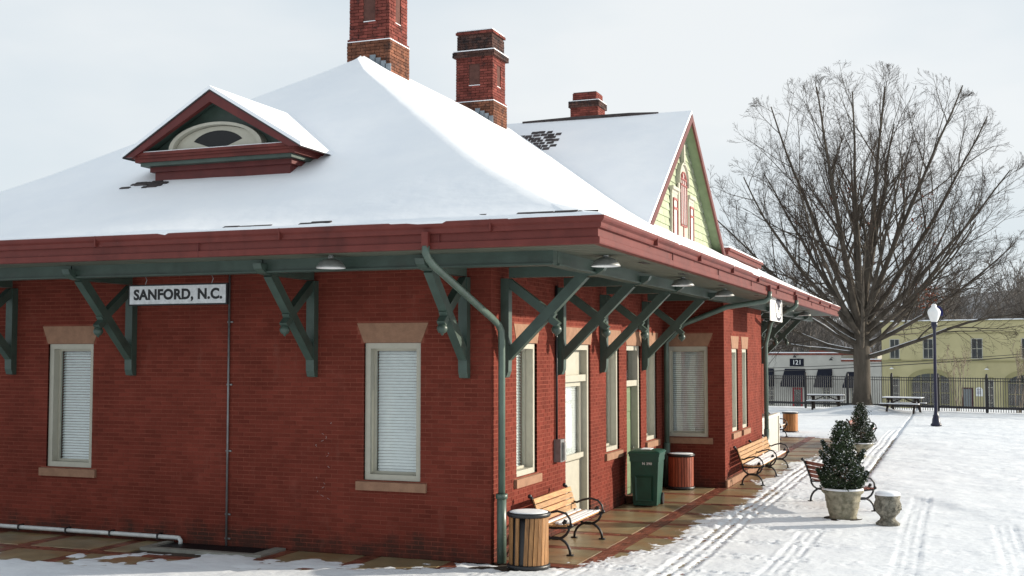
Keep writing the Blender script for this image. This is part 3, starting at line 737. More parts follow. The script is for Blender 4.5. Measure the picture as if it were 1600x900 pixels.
for s in (-1, 1): MB().box(gx, gx + .06, GY + s * .97 - .31, GY + s * .97 + .31, 7.021, 7.1).box(gx, gx + .11, GY + s * .97 - .38, GY + s * .97 + .38, 7.101, 7.18).build('side_hood', cream, gwin)
MB().prism([(gx + .051, GY + u, zc + v_) for u, v_ in arch_pts(.33)] + [(gx + .051, GY - .33, 6.35), (gx + .051, GY + .33, 6.35)], (.006, 0, 0)).build('arched_pane', white, gwin)
mu = MB()
for u in (-.33, -.11, .11, .33): mu.box(gx + .058, gx + .085, GY + u - .011, GY + u + .011, 6.3, zc + math.sqrt(max(0, .35 ** 2 - u * u)))
for zz in (6.3, 7.35, 7.5): mu.box(gx + .058, gx + .083, GY - .33, GY + .33, zz - .015, zz + .015)
for a, b in zip(arch_pts(.34, 12)[:-1], arch_pts(.34, 12)[1:]): mu.beam((gx + .07, GY + a[0], zc + a[1]), (gx + .07, GY + b[0], zc + b[1]), .03, .03, (1, 0, 0))
mu.build('muntins', redtrim, gwin)
for s in (-1, 1):
    c_ = GY + s * .97
    MB().box(gx + .051, gx + .057, c_ - .2, c_ + .2, 5.9, 6.9).build('side_pane', white, gwin)
    m_ = MB()
    for u in (-.2, .2): m_.box(gx + .058, gx + .085, c_ + u - .015, c_ + u + .015, 5.9, 6.9)
    for zz in (6.65, 6.88): m_.box(gx + .058, gx + .083, c_ - .2, c_ + .2, zz - .025, zz + .025)
    m_.build('side_muntins', redtrim, gwin)
MB().box(gx + .051, gx + .07, GY - .03, GY + .03, 5.9, 6.3).build('mullion', redtrim, gwin)
# box cornices beside the gable
bc = MB(); bc.box(-2.6, .1, 18.25, 24.2, 5.4, 5.92); bc.box(-2.7, .2, 18.15, 24.3, 5.92, 6.04); bc.box(-2.75, .26, 18.1, 24.36, 6.041, 6.12)
bco = bc.build('roof_box_cornice', fasciam, depot); MB().box(-2.75, .24, 18.12, 24.34, 6.121, 6.17).build('snow_cap', roofsnow, bco)
MB().box(-.3, .14, 8.55, 8.95, 5.66, 5.86).build('cornice_return', fasciam, depot)

# dormer on the end slope
DX = XE
dor = MB().box(DX - 1.28, DX + 1.28, -.1, 1.6, 5.5, 6.13).build('dormer', darkred, depot)
MB().box(DX - 1.34, DX + 1.34, -.16, 1.5, 6.02, 6.1).build('bed_mould', darkred, dor)
MB().box(DX - 1.42, DX + 1.42, -.3, 1.55, 6.10, 6.16).build('dormer_soffit', green, dor)
cn = MB(); y0 = -.4
for i, (o_, za, zb) in enumerate(((0, 6.161, 6.22), (.03, 6.221, 6.26), (.06, 6.261, 6.31))):
    cn.box(DX - 1.5 - o_, DX + 1.5 + o_, y0 - o_ + .06, 1.6, za, zb)
cn.build('dormer_cornice', fasciam, dor)
MB().box(DX - 1.53, DX + 1.53, -.38, -.05, 6.311, 6.325).build('snow_ledge', roofsnow, dor)
ds = (7.29 - 6.33) / 1.6
for s in (-1, 1):
    MB().prism([(DX, -.46, 7.30), (DX + s * 1.68, -.46, 7.30 - ds * 1.68), (DX + s * 1.68, -.46, 7.24 - ds * 1.68), (DX, -.46, 7.24)], (0, 3.4, 0)).build('dormer_roof', roofsnow, dor)
    MB().prism([(DX, -.455, 7.236), (DX + s * 1.66, -.455, 7.236 - ds * 1.66), (DX + s * 1.66, -.455, 7.215 - ds * 1.66), (DX, -.455, 7.215)], (0, 3.3, 0)).build('shingle_edge', shinglem, dor)
    MB().prism([(DX, -.44, 7.213), (DX + s * 1.62, -.44, 7.213 - ds * 1.62), (DX + s * 1.45, -.44, 7.213 - ds * 1.62), (DX, -.44, 7.213 - .17)], (0, .09, 0)).build('dormer_rake', darkred, dor)
    MB().prism([(DX, -.349, 7.20), (DX + s * 1.5, -.349, 7.20 - ds * 1.5), (DX + s * 1.38, -.349, 7.20 - ds * 1.5), (DX, -.349, 7.20 - .07)], (0, .2, 0)).build('rake_mould', green, dor)
MB().prism([(DX - 1.35, -.12, 6.32), (DX + 1.35, -.12, 6.32), (DX, -.12, 7.17)], (0, .1, 0)).build('tympanum', green, dor)
# cream fan arch with a dark vent
fa = MB(); wa, ha = .80, .37
ap = [(wa * math.cos(math.pi * i / 20), ha * math.sin(math.pi * i / 20)) for i in range(21)]
fa.prism([(DX + u, -.2, 6.32 + v_) for u, v_ in ap], (0, .078, 0))
fan = fa.build('fan_panel', cream, dor)
rimm = MB()
for a, b in zip(ap[:-1], ap[1:]):
    rimm.add([(DX + a[0], -.3, 6.33 + a[1]), (DX + b[0], -.3, 6.33 + b[1]), (DX + b[0] * 1.1, -.3, 6.33 + b[1] * 1.12), (DX + a[0] * 1.1, -.3, 6.33 + a[1] * 1.12),
              (DX + a[0], -.12, 6.33 + a[1]), (DX + b[0], -.12, 6.33 + b[1]), (DX + b[0] * 1.1, -.12, 6.33 + b[1] * 1.12), (DX + a[0] * 1.1, -.12, 6.33 + a[1] * 1.12)], [(0, 1, 2, 3), (3, 2, 6, 7), (0, 4, 5, 1)])
rimm.build('fan_rim', cream, fan)
vp = [(.52 * math.cos(R(28 + 124 * i / 14)), .29 * math.sin(R(28 + 124 * i / 14))) for i in range(15)]
MB().prism([(DX + u, -.204, 6.325 + v_ * 1.02) for u, v_ in vp] + [(DX - .12, -.204, 6.345), (DX + .12, -.204, 6.345)], (0, .003, 0)).build('fan_vent', black_paint, fan)
# shingles peeping out left of the dormer
for i in range(22):
    x = DX - 1.45 + rng.uniform(-.25, .55); y = -.22 + rng.uniform(-.16, .06); s_ = y + OV
    MB().obox((x, y, roofz(s_) + .01), (rng.uniform(.04, .1), 0, 0), (0, .03, .015), (0, -.003, .006)).build('shingle', shinglem, roof)

# chimneys
def chimney(x0, x1, y0, y1, zb, parts, name='chimney'):
    """parts: list of (inset(-)/outset(+), z0, z1, material, panel?)"""
    core = MB(); cx_, cy_ = (x0 + x1) / 2, (y0 + y1) / 2
    for o_, za, zb_, m_, pn in parts: core.box(x0 - o_ + .02, x1 + o_ - .02, y0 - o_ + .02, y1 + o_ - .02, za, zb_ - .004)
    ch = core.build(name, chimmortar, depot)
    bym = {}
    for o_, za, zb_, m_, pn in parts:
        for ang in (0, 90, 180, 270):
            Mz = Matrix.Translation((cx_, cy_, 0)) @ Matrix.Rotation(R(ang), 4, 'Z')
            wx = ((x1 - x0) if ang % 180 == 0 else (y1 - y0)) / 2 + o_; wy = ((y1 - y0) if ang % 180 == 0 else (x1 - x0)) / 2 + o_
            hs = []
            if pn: hs = [(-wx * .3, wx * .3, za + .32, zb_ - .2)]
            b = MB(); brick_box_mb(b, brick_list(-wx, wx, za, zb_, hs), 0, .035, .004)
            if b.n == 0: continue
            b.xf(Mz @ Matrix.Translation((0, -wy, 0))); bym.setdefault(m_.name, MB()).add(np.vstack(b.v), b.f)
    for k, b in bym.items(): tag(b.build('brickwork', MATS[k], ch), kind='stuff')
    for o_, za, zb_, m_, pn in parts:
        if pn:
            for ang in (0, 90):
                Mz = Matrix.Translation((cx_, cy_, 0)) @ Matrix.Rotation(R(ang), 4, 'Z')
                wx = ((x1 - x0) if ang == 0 else (y1 - y0)) / 2 + o_; wy = ((y1 - y0) if ang == 0 else (x1 - x0)) / 2 + o_
                MB().box(-wx * .3, wx * .3, -wy + .004, -wy + .03, za + .32, za + .345).xf(Mz).build('snow_ledge', roofsnow, ch)
    return ch
ch1 = chimney(-5.09, -4.19, 4.95, 5.78, 8.6, [(.035, 8.3, 9.36, oldbrick, 0), (.03, 9.36, 9.44, chimbrick, 0), (0, 9.44, 10.6, chimbrick, 1), (.07, 10.6, 10.75, sootbrick, 0), (.0, 10.75, 11.2, sootbrick, 0)])
MB().box(-5.13, -4.15, 4.91, 5.82, 9.361, 9.378).build('snow_line', roofsnow, ch1)
ch2 = chimney(-5.13, -4.15, 10.5, 11.35, 8.6, [(.035, 8.3, 9.24, oldbrick, 0), (.03, 9.24, 9.32, chimbrick, 0), (0, 9.32, 10.36, chimbrick, 1), (.07, 10.36, 10.51, sootbrick, 0), (-.02, 10.51, 10.94, sootbrick, 0), (.01, 10.94, 11.03, chimbrick, 0)])
MB().box(-5.17, -4.11, 10.46, 11.39, 9.241, 9.257).build('snow_line', roofsnow, ch2)
MB().box(-5.19, -4.09, 10.44, 11.41, 10.507, 10.53).build('snow_line', roofsnow, ch2)
MB().box(-5.11, -4.17, 10.52, 11.33, 11.03, 11.055).build('snow_line', roofsnow, ch2)
ch3 = chimney(-4.86, -3.96, 18.9, 19.7, 8.6, [(0, 8.3, 10.75, chimbrick, 0), (.05, 10.75, 10.95, sootbrick, 0), (-.06, 10.95, 11.25, chimbrick, 0)])
MB().box(-4.9, -3.92, 18.86, 19.74, 10.951, 10.972).build('snow_line', roofsnow, ch3)
for ch, xr, y0_, zt in ((ch1, -4.13, 4.89, 9.05), (ch2, -4.09, 10.44, 9.0)):
    for i in range(4):
        MB().obox((-4.52 + .115 * i, y0_ - .012, 9.03 - .6 * (.12 + .115 * i)), (.065, 0, 0), (0, .006, 0), (0, 0, .1)).build('flashing', leadm, ch)
    MB().box(xr - .01, xr + .012, y0_, y0_ + 1.0, zt - .55, zt - .38).build('flashing', leadm, ch)

# downspouts
def pipe(path, r, name, mat, parent, n=10): return MB().tube(path, r, n).build(name, mat, parent, True)
dn = MB().box(.01, .10, -2.44, -2.36, 4.40, 4.60).build('downspout', fasciam, depot)
pipe([(.055, -2.40, 4.42), (.055, -2.40, 4.33), (.056, -2.34, 4.27), (.06, -2.2, 4.2), (.11, -.25, 3.56), (.115, .0, 3.47), (.12, .1, 3.38), (.12, .12, 3.2), (.12, .12, .95)], .052, 'pipe', pipegreen, dn)
pipe([(.12, .12, 1.0), (.12, .12, .0)], .07, 'boot', pipegreen, dn); pipe([(.12, .12, .93), (.12, .12, 1.0)], .088, 'collar', pipegreen, dn)
for y in (11.17, 15.95):
    d2 = MB().box(2.345, 2.43, y - .05, y + .05, 4.42, 4.6).build('downspout', darkred, depot)
    t_ = (.1, 10.66) if y < 12 else (1.5, 16.42); mid_ = [(1.5, 10.72, 4.1), (.5, 10.7, 3.72)] if y < 12 else [(2.1, y - .06, 4.16)]
    pipe([(2.39, y, 4.46), (2.39, y, 4.32), (2.3, y - .05, 4.24), *mid_, (t_[0] + .15, t_[1] + .03, 3.45 if y < 12 else 3.9), (t_[0], t_[1], 3.3), (t_[0], t_[1], .95)], .06, 'pipe', pipegreen, d2)
    pipe([(t_[0], t_[1], 1.0), (t_[0], t_[1], 0)], .075, 'boot', pipegreen, d2)
# conduits and switch box
cdt = pipe([(-4.5, -.03, 4.3), (-4.5, -.03, 0.0)], .017, 'conduit', steel, depot, 8)
for z in (3.55, 2.55, 1.5, .5, .12): MB().box(-4.54, -4.44, -.02, -.002, z - .012, z + .012).build('strap', steel, cdt)
cd2 = pipe([(.03, 2.92, 4.2), (.03, 2.92, 1.6)], .022, 'conduit', black, depot, 8)
bx = MB().box(.0, .12, 2.86, 3.08, 1.22, 1.6).build('switch_box', steel, depot)
MB().prism([(.121, 2.93, 1.25), (.121, 3.02, 1.25), (.121, 3.02, 1.55), (.121, 2.93, 1.55)], (.05, 0, 0)).build('switch_lever', lampm, bx)
# chalky scribble on the end wall
pth = [(-2.78 + .09 * math.sin(i * .55) + .05 * math.sin(i * .21 + 1), -.004, 2.05 - i * .021) for i in range(62)]
sc_ = MB()
for i in range(len(pth) - 1):
    if rng.random() < .35: sc_.tube([pth[i], pth[i + 1]], .0016, 4, False)
tag(sc_.build('chalk_scribble', pvc, depot), kind='stuff')

# waste pipe on the ground
wp = pipe([(-9.6, -.09, .10), (-5.42, -.09, .095), (-5.35, -.09, .09), (-5.31, -.10, .05), (-5.31, -.11, -.02)], .035, 'waste_pipe', pvc, None)
tag(wp, 'white plastic pipe running along the foot of the shaded brick end wall', 'pipe')
for x in (-8.6, -7.6, -6.7, -5.75): MB().box(x - .015, x + .015, -.13, -.0, .05, .145).build('pipe_strap', black, wp)

# lamps under the eave
def make_lamp():
    e_ = empty('eave_lamp')
    MB().lathe([(.2, -.005), (.205, .0), (.195, .02), (.15, .085), (.08, .115), (.035, .125), (.035, .13), (.0, .13)], 24).build('lamp_shade', lampm, e_, True)
    MB().lathe([(0, .098), (.06, .094), (.14, .07), (.188, .014), (.196, .0), (.2, -.004)], 24).build('shade_lining', white, e_, True)
    MB().lathe([(0, .126), (.04, .126), (.04, .16), (.03, .17), (.045, .19), (.03, .215), (.0, .22)], 14, ).lathe([(.016, .2), (.016, .26)], 8).build('lamp_neck', lampm, e_, True)
    MB().lathe([(0, .0), (.03, .01), (.035, .04), (.02, .08), (0, .09)], 12).build('bulb', white, e_, True)
    return e_
lamp0 = make_lamp()
spots = [((-1.66, -1.8), 'grey dome lamp under the shaded front eave, left of the corner downspout'),
         ((1.88, -.45), 'grey dome lamp under the eave at the depot corner'),
         ((1.85, 4.55), 'grey dome lamp under the platform eave, second from the depot corner'),
         ((1.85, 8.55), 'grey dome lamp under the platform eave above the bay window'),
         ((1.85, 18.1), 'grey dome lamp hanging just behind the white oval sign'),
         ((1.85, 22.3), 'farthest grey dome lamp under the platform eave near its tip')]
for i, ((x, y), lb_) in enumerate(spots):
    o = lamp0 if i == 0 else copy_tree(lamp0); o.location = (x, y, 4.225 if i == 0 else 4.25); tag(o, lb_, 'lamp', 'dome lamps under the eaves')
    MB().lathe([(.018, .215), (.018, .14), ], 8).build('lamp_stem', lampm, o) if False else None
# SANFORD sign
sg = empty('station_sign', (-4.6, -1.25, 3.935)); tag(sg, 'white station sign with black lettering hanging under the front eave', 'sign')
MB().box(-.89, .89, -.0, .045, -.16, .16).build('sign_box', black_paint, sg)
MB().box(-.865, .865, -.006, -.001, -.138, .138).build('sign_face', signwhite, sg)
text_mb('SANFORD, N.C.', .213, black_paint, 'lettering', sg, Matrix.Translation((.01, -.008, -.003)) @ Matrix.Rotation(R(90), 4, 'X') @ Matrix.Diagonal((1.04, 1.0, 1, 1)), .001, 1.04, .009)
for x in (-.6, .6): MB().tube([(x, .02, .16), (x + .03, .02, .23), (x - .01, .02, .3), (x + .02, .02, .34)], .006, 5).build('hook', steel, sg)
# oval sign on the platform side
os_ = empty('hanging_sign', (2.2, 13.55, 4.17)); tag(os_, 'white hanging sign with an oval emblem under the platform eave', 'sign')
MB().box(-.012, .012, -1.0, 1.0, -.33, .30).build('sign_panel', vinyl, os_)
RM = Matrix.Translation((.014, .35, 0)) @ Matrix(((0, 0, 1, 0), (1, 0, 0, 0), (0, 1, 0, 0), (0, 0, 0, 1)))
ov = MB(); k = 40
for i in range(k):
    a, b = 2 * math.pi * i / k, 2 * math.pi * (i + 1) / k
    ov.beam((.015, .35 + .54 * math.cos(a), -.02 + .26 * math.sin(a)), (.015, .35 + .54 * math.cos(b), -.02 + .26 * math.sin(b)), .07, .004, (1, 0, 0))
ov.build('oval_outline', ink, os_)
em = MB(); em.box(.013, .018, .05, .58, .09, .2); em.box(.013, .018, .15, .66, .03, .09); em.box(.013, .018, .27, .45, -.02, .03); em.build('emblem', ink, os_)
em = MB(); em.beam((.015, .28, .17), (.015, .38, .27), .014, .004, (1, 0, 0)); em.beam((.015, .48, .17), (.015, .38, .27), .014, .004, (1, 0, 0)); em.build('emblem_spire', ink, os_)
ln = MB()
for z, a, b in ((-.03, .1, .65), (-.06, .12, .62), (-.09, .1, .6), (-.14, -.1, .8), (-.2, .3, .42), (-.24, .3, .42)): ln.box(.013, .017, a, b, z - .007, z + .007)
tag(ln.build('sign_text', ink, os_), kind='stuff')
for y in (-.8, .8): MB().tube([(0, y, .3), (0, y, .34)], .005, 5).build('hook', steel, os_)

# ================================================================ STREET FURNITURE
def make_can(slatm, gap=None, twist=0, lid=True, n=26):
    e_ = empty('litter_bin'); r = .272; H = .76
    for i in range(n):
        if gap and i in gap: continue
        a = 2 * math.pi * i / n; tw = twist * (1 if gap and 8 < (i - gap[0]) % n or not gap else 2.2)
        a2 = a + tw; c0 = V3(r * math.cos(a), r * math.sin(a), .05); c1 = V3(r * math.cos(a2), r * math.sin(a2), H)
        m_ = MB().beam(c0, c1, .056, .02, (math.cos(a), math.sin(a), 0)); m_.build('slat', slatm, e_)
    MB().lathe([(.255, .02), (.255, H - .02), (.24, H - .02), (.24, .03)], 28).build('liner', black, e_, True)
    MB().lathe([(.0, .0), (.29, .0), (.31, .02), (.31, .055), (.295, .07), (.0, .07)], 28).build('base_ring', black, e_, True)
    MB().lathe([(.262, H - .03), (.3, H - .03), (.315, H - .01), (.315, H + .02), (.3, H + .035), (.25, H + .03), (.25, H - .02)], 28).build('rim', black, e_, True)
    if lid: MB().lathe([(.0, H + .045), (.15, H + .047), (.25, H + .042), (.285, H + .03), (.26, H + .02), (0, H + .02)], 28).build('snow_lid', roofsnow, e_, True)
    return e_
c1 = make_can(wood, (17, 15), .06); c1.location = (.62, -.1, 0); c1.rotation_euler = (0, 0, R(30)); tag(c1, 'oak slatted litter bin with snow on top by the corner downspout', 'litter bin', 'slatted litter bins')
c2 = make_can(woodred, None, 0); c2.location = (.5, 10.32, 0); tag(c2, 'red stained slatted litter bin under the bay window', 'litter bin', 'slatted litter bins')
c3 = make_can(woodorange, None, 0); c3.location = (.3, 30.4, 0); tag(c3, 'orange brown slatted litter bin standing in snow beyond the white railing', 'litter bin', 'slatted litter bins')
MB().lathe([(.0, .80), (.2, .81), (.3, .80), (.3, .79), (0, .79)], 24).build('top_cap', roofsnow, c3)

def make_bench(slatm, frames=(-.85, .85), snow=0.0, back_snow=False):
    """local: length along y, faces +x, feet on z=0"""
    e_ = empty('park_bench'); y0, y1 = frames[0] - .06, frames[-1] + .06
    for fy_ in frames:
        m_ = MB()
        arch_ = [(.21 - .24 * math.cos(t), .0, .02 + .24 * math.sin(t)) for t in np.linspace(0, math.pi, 12)]
        m_.tube([(a, fy_, c) for a, b, c in arch_], .021, 7)
        bowl = [(.21 - .23 * math.cos(t), .44 - .2 * math.sin(t)) for t in np.linspace(0, math.pi, 10)]
        m_.tube([(a, fy_, c) for a, c in bowl], .02, 7)
        m_.tube([(.46, fy_, .42), (.2, fy_, .40), (.0, fy_, .41), (-.05, fy_, .55), (-.12, fy_, .74), (-.17, fy_, .84), (-.2, fy_, .86)], [.018, .018, .02, .022, .022, .024, .026], 7)
        m_.tube([(-.07, fy_, .60), (.02, fy_, .585), (.12, fy_, .63), (.25, fy_, .66), (.38, fy_, .63), (.45, fy_, .55), (.46, fy_, .48), (.44, fy_, .43)], .018, 7)
        m_.tube([(.44, fy_, .44), (.36, fy_, .45), (.33, fy_, .49), (.36, fy_, .53), (.40, fy_, .51)], .014, 6)
        for cx_, cz, rr in ((-.2, .86, .036), (.47, .45, .033), (.37, .5, .03)):
            m_.lathe([(0, -rr), (rr * .7, -rr * .7), (rr, 0), (rr * .7, rr * .7), (0, rr)], 10, (cx_, fy_, cz))
        for cx_ in (-.03, .45): m_.box(cx_ - .05, cx_ + .05, fy_ - .035, fy_ + .035, 0, .018)
        tag(m_.build('end_frame', black, e_, True), None)
    for k in range(5):
        t = .05 + k * .082
        MB().box(.0 + t - .033, t + .033, y0, y1, .428 + .004 * abs(k - 2), .452 + .004 * abs(k - 2)).build('seat_slat', slatm, e_)
        if snow > 0 and k < 5:
            if rng.random() < snow: MB().box(t - .03, t + .031, y0 + rng.uniform(.03, .2), y1 - rng.uniform(.02, .2), .4525 + .004 * abs(k - 2), .47 + rng.uniform(0, .012)).build('snow_strip', roofsnow, e_)
    for k in range(4):
        z_ = .53 + k * .088; x_ = -.045 - (z_ - .5) * .33
        MB().obox((x_ + .03, (y0 + y1) / 2, z_), (.011, 0, 0), (0, (y1 - y0) / 2, 0), (-.013, 0, .036)).build('back_slat', slatm, e_)
    return e_
b1 = make_bench(woodb, snow=.55); b1.location = (.42, 1.9, 0); tag(b1, 'honey wood bench with black iron ends behind the oak litter bin', 'bench', 'park benches with iron ends')
MB().obox((-.118, -.1, .80), (.004, 0, 0), (0, .07, 0), (-.013, 0, .028)).build('plaque', steel, b1)
b2 = make_bench(woodb, (-2.15, 0, 2.15), snow=1.0); b2.location = (1.68, 13.75, 0); tag(b2, 'long snow covered bench with three iron frames against the sunlit bay wall', 'bench', 'park benches with iron ends')
b3 = make_bench(woodmaroon, snow=1.0); b3.location = (4.0, 8.2, .02); b3.rotation_euler = (0, 0, R(33)); tag(b3, 'maroon slatted bench seen from behind, half hidden by the large planter', 'bench', 'park benches with iron ends')
b4 = make_bench(woodmaroon, (-1.3, 0, 1.3), snow=1.0); b4.location = (3.2, 25.3, .02); b4.rotation_euler = (0, 0, R(-2)); tag(b4, 'bench mostly hidden behind the farther potted evergreen', 'bench', 'park benches with iron ends')
b5 = make_bench(woodb, snow=1.0); b5.location = (.02, 27.2, .0); tag(b5, 'bench whose end peeps out behind the white railing', 'bench', 'park benches with iron ends')

# wheeled bin
wbn = empty('wheeled_bin', (.50, 7.25, 0), R(4)); tag(wbn, 'dark green wheeled refuse bin beside the green door', 'wheeled bin')
def taper(x0, x1, y0, y1, z0, X0_, X1_, Y0_, Y1_, z1): return MB().add([(x0, y0, z0), (x1, y0, z0), (x1, y1, z0), (x0, y1, z0), (X0_, Y0_, z1), (X1_, Y0_, z1), (X1_, Y1_, z1), (X0_, Y1_, z1)], MB.BF)
bd = taper(-.235, .235, -.29, .27, .03, -.285, .285, -.36, .34, 1.0); bd.build('bin_body', binm, wbn)
mb = MB(); mb.box(-.305, .305, -.385, .36, 1.0, 1.05); mb.box(-.292, .292, -.372, .348, .9, .999); mb.build('bin_rim', binm, wbn)
ld_ = MB(); lr = [(0, 1.052), (.0, 1.075), (.03, 1.1), (.1, 1.118), (.2, 1.128)]
v_ = [(sx * (.32 - i_), (-.41 + i_) if sy < 0 else (.38 - i_), z_) for i_, z_ in lr for sx, sy in ((-1, -1), (1, -1), (1, 1), (-1, 1))]
f_ = [(k * 4 + j, k * 4 + (j + 1) % 4, k * 4 + 4 + (j + 1) % 4, k * 4 + 4 + j) for k in range(4) for j in range(4)] + [(16, 17, 18, 19)]
ld_.add(v_, f_).build('bin_lid', binm, wbn)
mb = MB(); mb.box(-.1, .1, -.19, .16, 1.1285, 1.136); mb.build('snow_dusting', roofsnow, wbn)
mb = MB(); mb.add([(-.18, -.335, .12), (.16, -.335, .12), (.17, -.362, .62), (-.19, -.362, .62), (-.15, -.315, .15), (.13, -.315, .15), (.14, -.345, .58), (-.16, -.345, .58)], [(0, 1, 5, 4), (1, 2, 6, 5), (2, 3, 7, 6), (3, 0, 4, 7), (4, 5, 6, 7)]); mb.build('front_panel', binm, wbn)
for s in (-1, 1): MB().lathe([(0, -.03), (.12, -.03), (.12, .03), (0, .03)], 16).xf(Matrix.Translation((s * .25, .26, .12)) @ Matrix.Rotation(R(90), 4, 'Y')).build('wheel', black, wbn)
MB().tube([(-.25, .38, 1.02), (-.25, .45, 1.03), (.25, .45, 1.03), (.25, .38, 1.02)], .015, 6).build('handle', binm, wbn)
text_mb('N 390', .07, white, 'lettering', wbn, Matrix.Translation((.06, -.373, .86)) @ Matrix.Rotation(R(90 - 4), 4, 'X'), .001, 1.1, .001)

# planters and shrubs
def planter(loc, prof, mat, name, label, soil_r, soil_z):
    e_ = empty(name, loc); tag(e_, label, 'planter')
    MB().lathe(prof, 32).build('pot', mat, e_, True)
    return e_
pot1 = [(0, 0), (.245, 0), (.25, .03), (.24, .05), (.25, .07), (.275, .17), (.28, .185), (.288, .19), (.29, .2), (.30, .31), (.312, .315), (.315, .325), (.31, .335), (.325, .44), (.345, .455), (.37, .475), (.38, .51), (.372, .535), (.33, .54), (.31, .52), (.3, .47), (0, .46)]
p1 = planter((4.36, 6.55, .02), pot1, potm, 'stone_planter', 'large mossy cast stone planter holding the nearer conical evergreen', .3, .47)
rim = MB().lathe([(.315, .51), (.32, .545), (.345, .562), (.37, .55), (.378, .528), (.35, .53)], 32).build('snow_rim', roofsnow, p1, True)
MB().lathe([(0, -.018), (.34, -.018), (.345, .004), (0, .006)], 24).build('soil_stain', soilm, p1)
p2 = planter((3.68, 20.0, .02), [(0, 0), (.14, 0), (.15, .04), (.09, .1), (.1, .14), (.3, .3), (.36, .36), (.37, .4), (.33, .41), (.28, .36), (0, .34)], potm, 'stone_planter', 'pale bowl shaped planter holding the farther conical evergreen', .3, .36)
MB().lathe([(.29, .39), (.33, .43), (.36, .42), (.372, .4), (.33, .4)], 24).build('snow_rim', roofsnow, p2, True)
ur = planter((5.18, 5.95, .02), [(0, 0), (.2, 0), (.21, .03), (.19, .05), (.14, .09), (.125, .13), (.15, .17), (.2, .22), (.23, .30), (.232, .37), (.21, .43), (.205, .45), (.215, .47), (.22, .52), (.205, .535), (0, .53)], urnm, 'stone_urn', 'small lichen grey stone urn with a snow cap at the right of the planter', 0, 0)
MB().lathe([(.218, .527), (.215, .56), (.17, .585), (.0, .595)], 24).build('snow_cap', roofsnow, ur, True)
lf = MB()
for i in range(9):
    a = R(-140 + i * 22); 
    ur_r = .232
    for (dz, s_) in ((0, .02), (.045, .017), (.08, .013)): lf.lathe([(0, -.02), (s_ * .8, -.01), (s_, 0), (s_ * .6, .015), (0, .02)], 6, (ur_r * math.cos(a) * .97, ur_r * math.sin(a) * .97, .29 + dz))
tag(lf.build('carved_relief', urnm, ur, True), kind='stuff')

def conifer(loc, H, R0, n, label, seed, sprigs):
    r_ = np.random.default_rng(seed); e_ = empty('potted_evergreen', loc); tag(e_, label, 'shrub')
    MB().tube([(0, 0, -.1), (.01, 0, H * .5), (0, .01, H * .92)], [.03, .02, .006], 7).build('trunk', bark, e_)
    # clumps then leaves
    cl = []
    for i in range(170):
        z = H * (r_.random() ** 1.25); rad = R0 * (1 - (z / H) ** 1.6) * (.8 + .2 * math.sin(z * 9 + seed)) * (.86 if z < .08 * H else 1) * r_.uniform(.72, 1.08) + .02
        a = r_.uniform(0, 2 * math.pi); cl.append((rad * math.cos(a), rad * math.sin(a), z, r_.uniform(.06, .13)))
    for a, z, rr in sprigs: cl += [(rr * math.cos(a) * (.72 + .28 * k), rr * math.sin(a) * (.72 + .28 * k), z - .04 + .2 * k, .07 - .05 * k) for k in (0, .2, .4, .6, .8, 1.0)]
    cl = np.array(cl); vs = []; fs = []; sv = []; sf_ = []
    idx = r_.integers(0, len(cl), n); P = cl[idx, :3] + r_.normal(0, 1, (n, 3)) * cl[idx, 3:4] * .5; P[:, 2] = np.clip(P[:, 2], .0, H + .06)
    outw = P - np.array([0, 0, H * .3]); outw /= np.linalg.norm(outw, axis=1)[:, None] + 1e-9
    d = outw * .6 + r_.normal(0, .6, (n, 3)) + np.array([0, 0, .4]); d /= np.linalg.norm(d, axis=1)[:, None]
    s_ = np.cross(d, r_.normal(0, 1, (n, 3))); s_ /= np.linalg.norm(s_, axis=1)[:, None]
    ln_ = r_.uniform(.022, .05, (n, 1)); wd = ln_ * .36
    q = np.stack([P, P + d * ln_ * .5 + s_ * wd, P + d * ln_, P + d * ln_ * .5 - s_ * wd], 1)
    nrm = np.cross(d, s_); up = np.abs(nrm[:, 2]) > .45
    sn = r_.random(n) < np.where(outw[:, 2] > -.2, .13, .04)
    for mask, nm, mt, off in ((~sn, 'foliage', leafm, 0), (sn, 'snow_flecks', snowleaf, .004)):
        qq = q[mask].copy(); qq[:, :, 2] += off
        if off: c_ = qq.mean(1, keepdims=True); qq = c_ + (qq - c_) * np.array([1.0, 1.0, .55])
        k_ = len(qq); mb_ = MB(); mb_.v = [qq.reshape(-1, 3)]; mb_.f = [(4 * i, 4 * i + 1, 4 * i + 2, 4 * i + 3) for i in range(k_)]; mb_.n = 4 * k_
        tag(mb_.build(nm, mt, e_), kind='stuff')
    return e_
conifer((4.36, 6.55, .50), 1.22, .37, 24000, 'snow flecked conical evergreen in the large stone planter', 11, [(.3, .2, .44), (3.6, .25, .46), (2.9, .55, .40), (1.2, .5, .42), (.0, .6, .38), (5.6, .3, .46), (3.3, .75, .34)])
conifer((3.68, 20.0, .40), 1.12, .36, 13000, 'farther snow flecked conical evergreen in the pale bowl planter', 12, [(3.3, .45, .4), (3.0, .2, .44), (.4, .4, .38)])

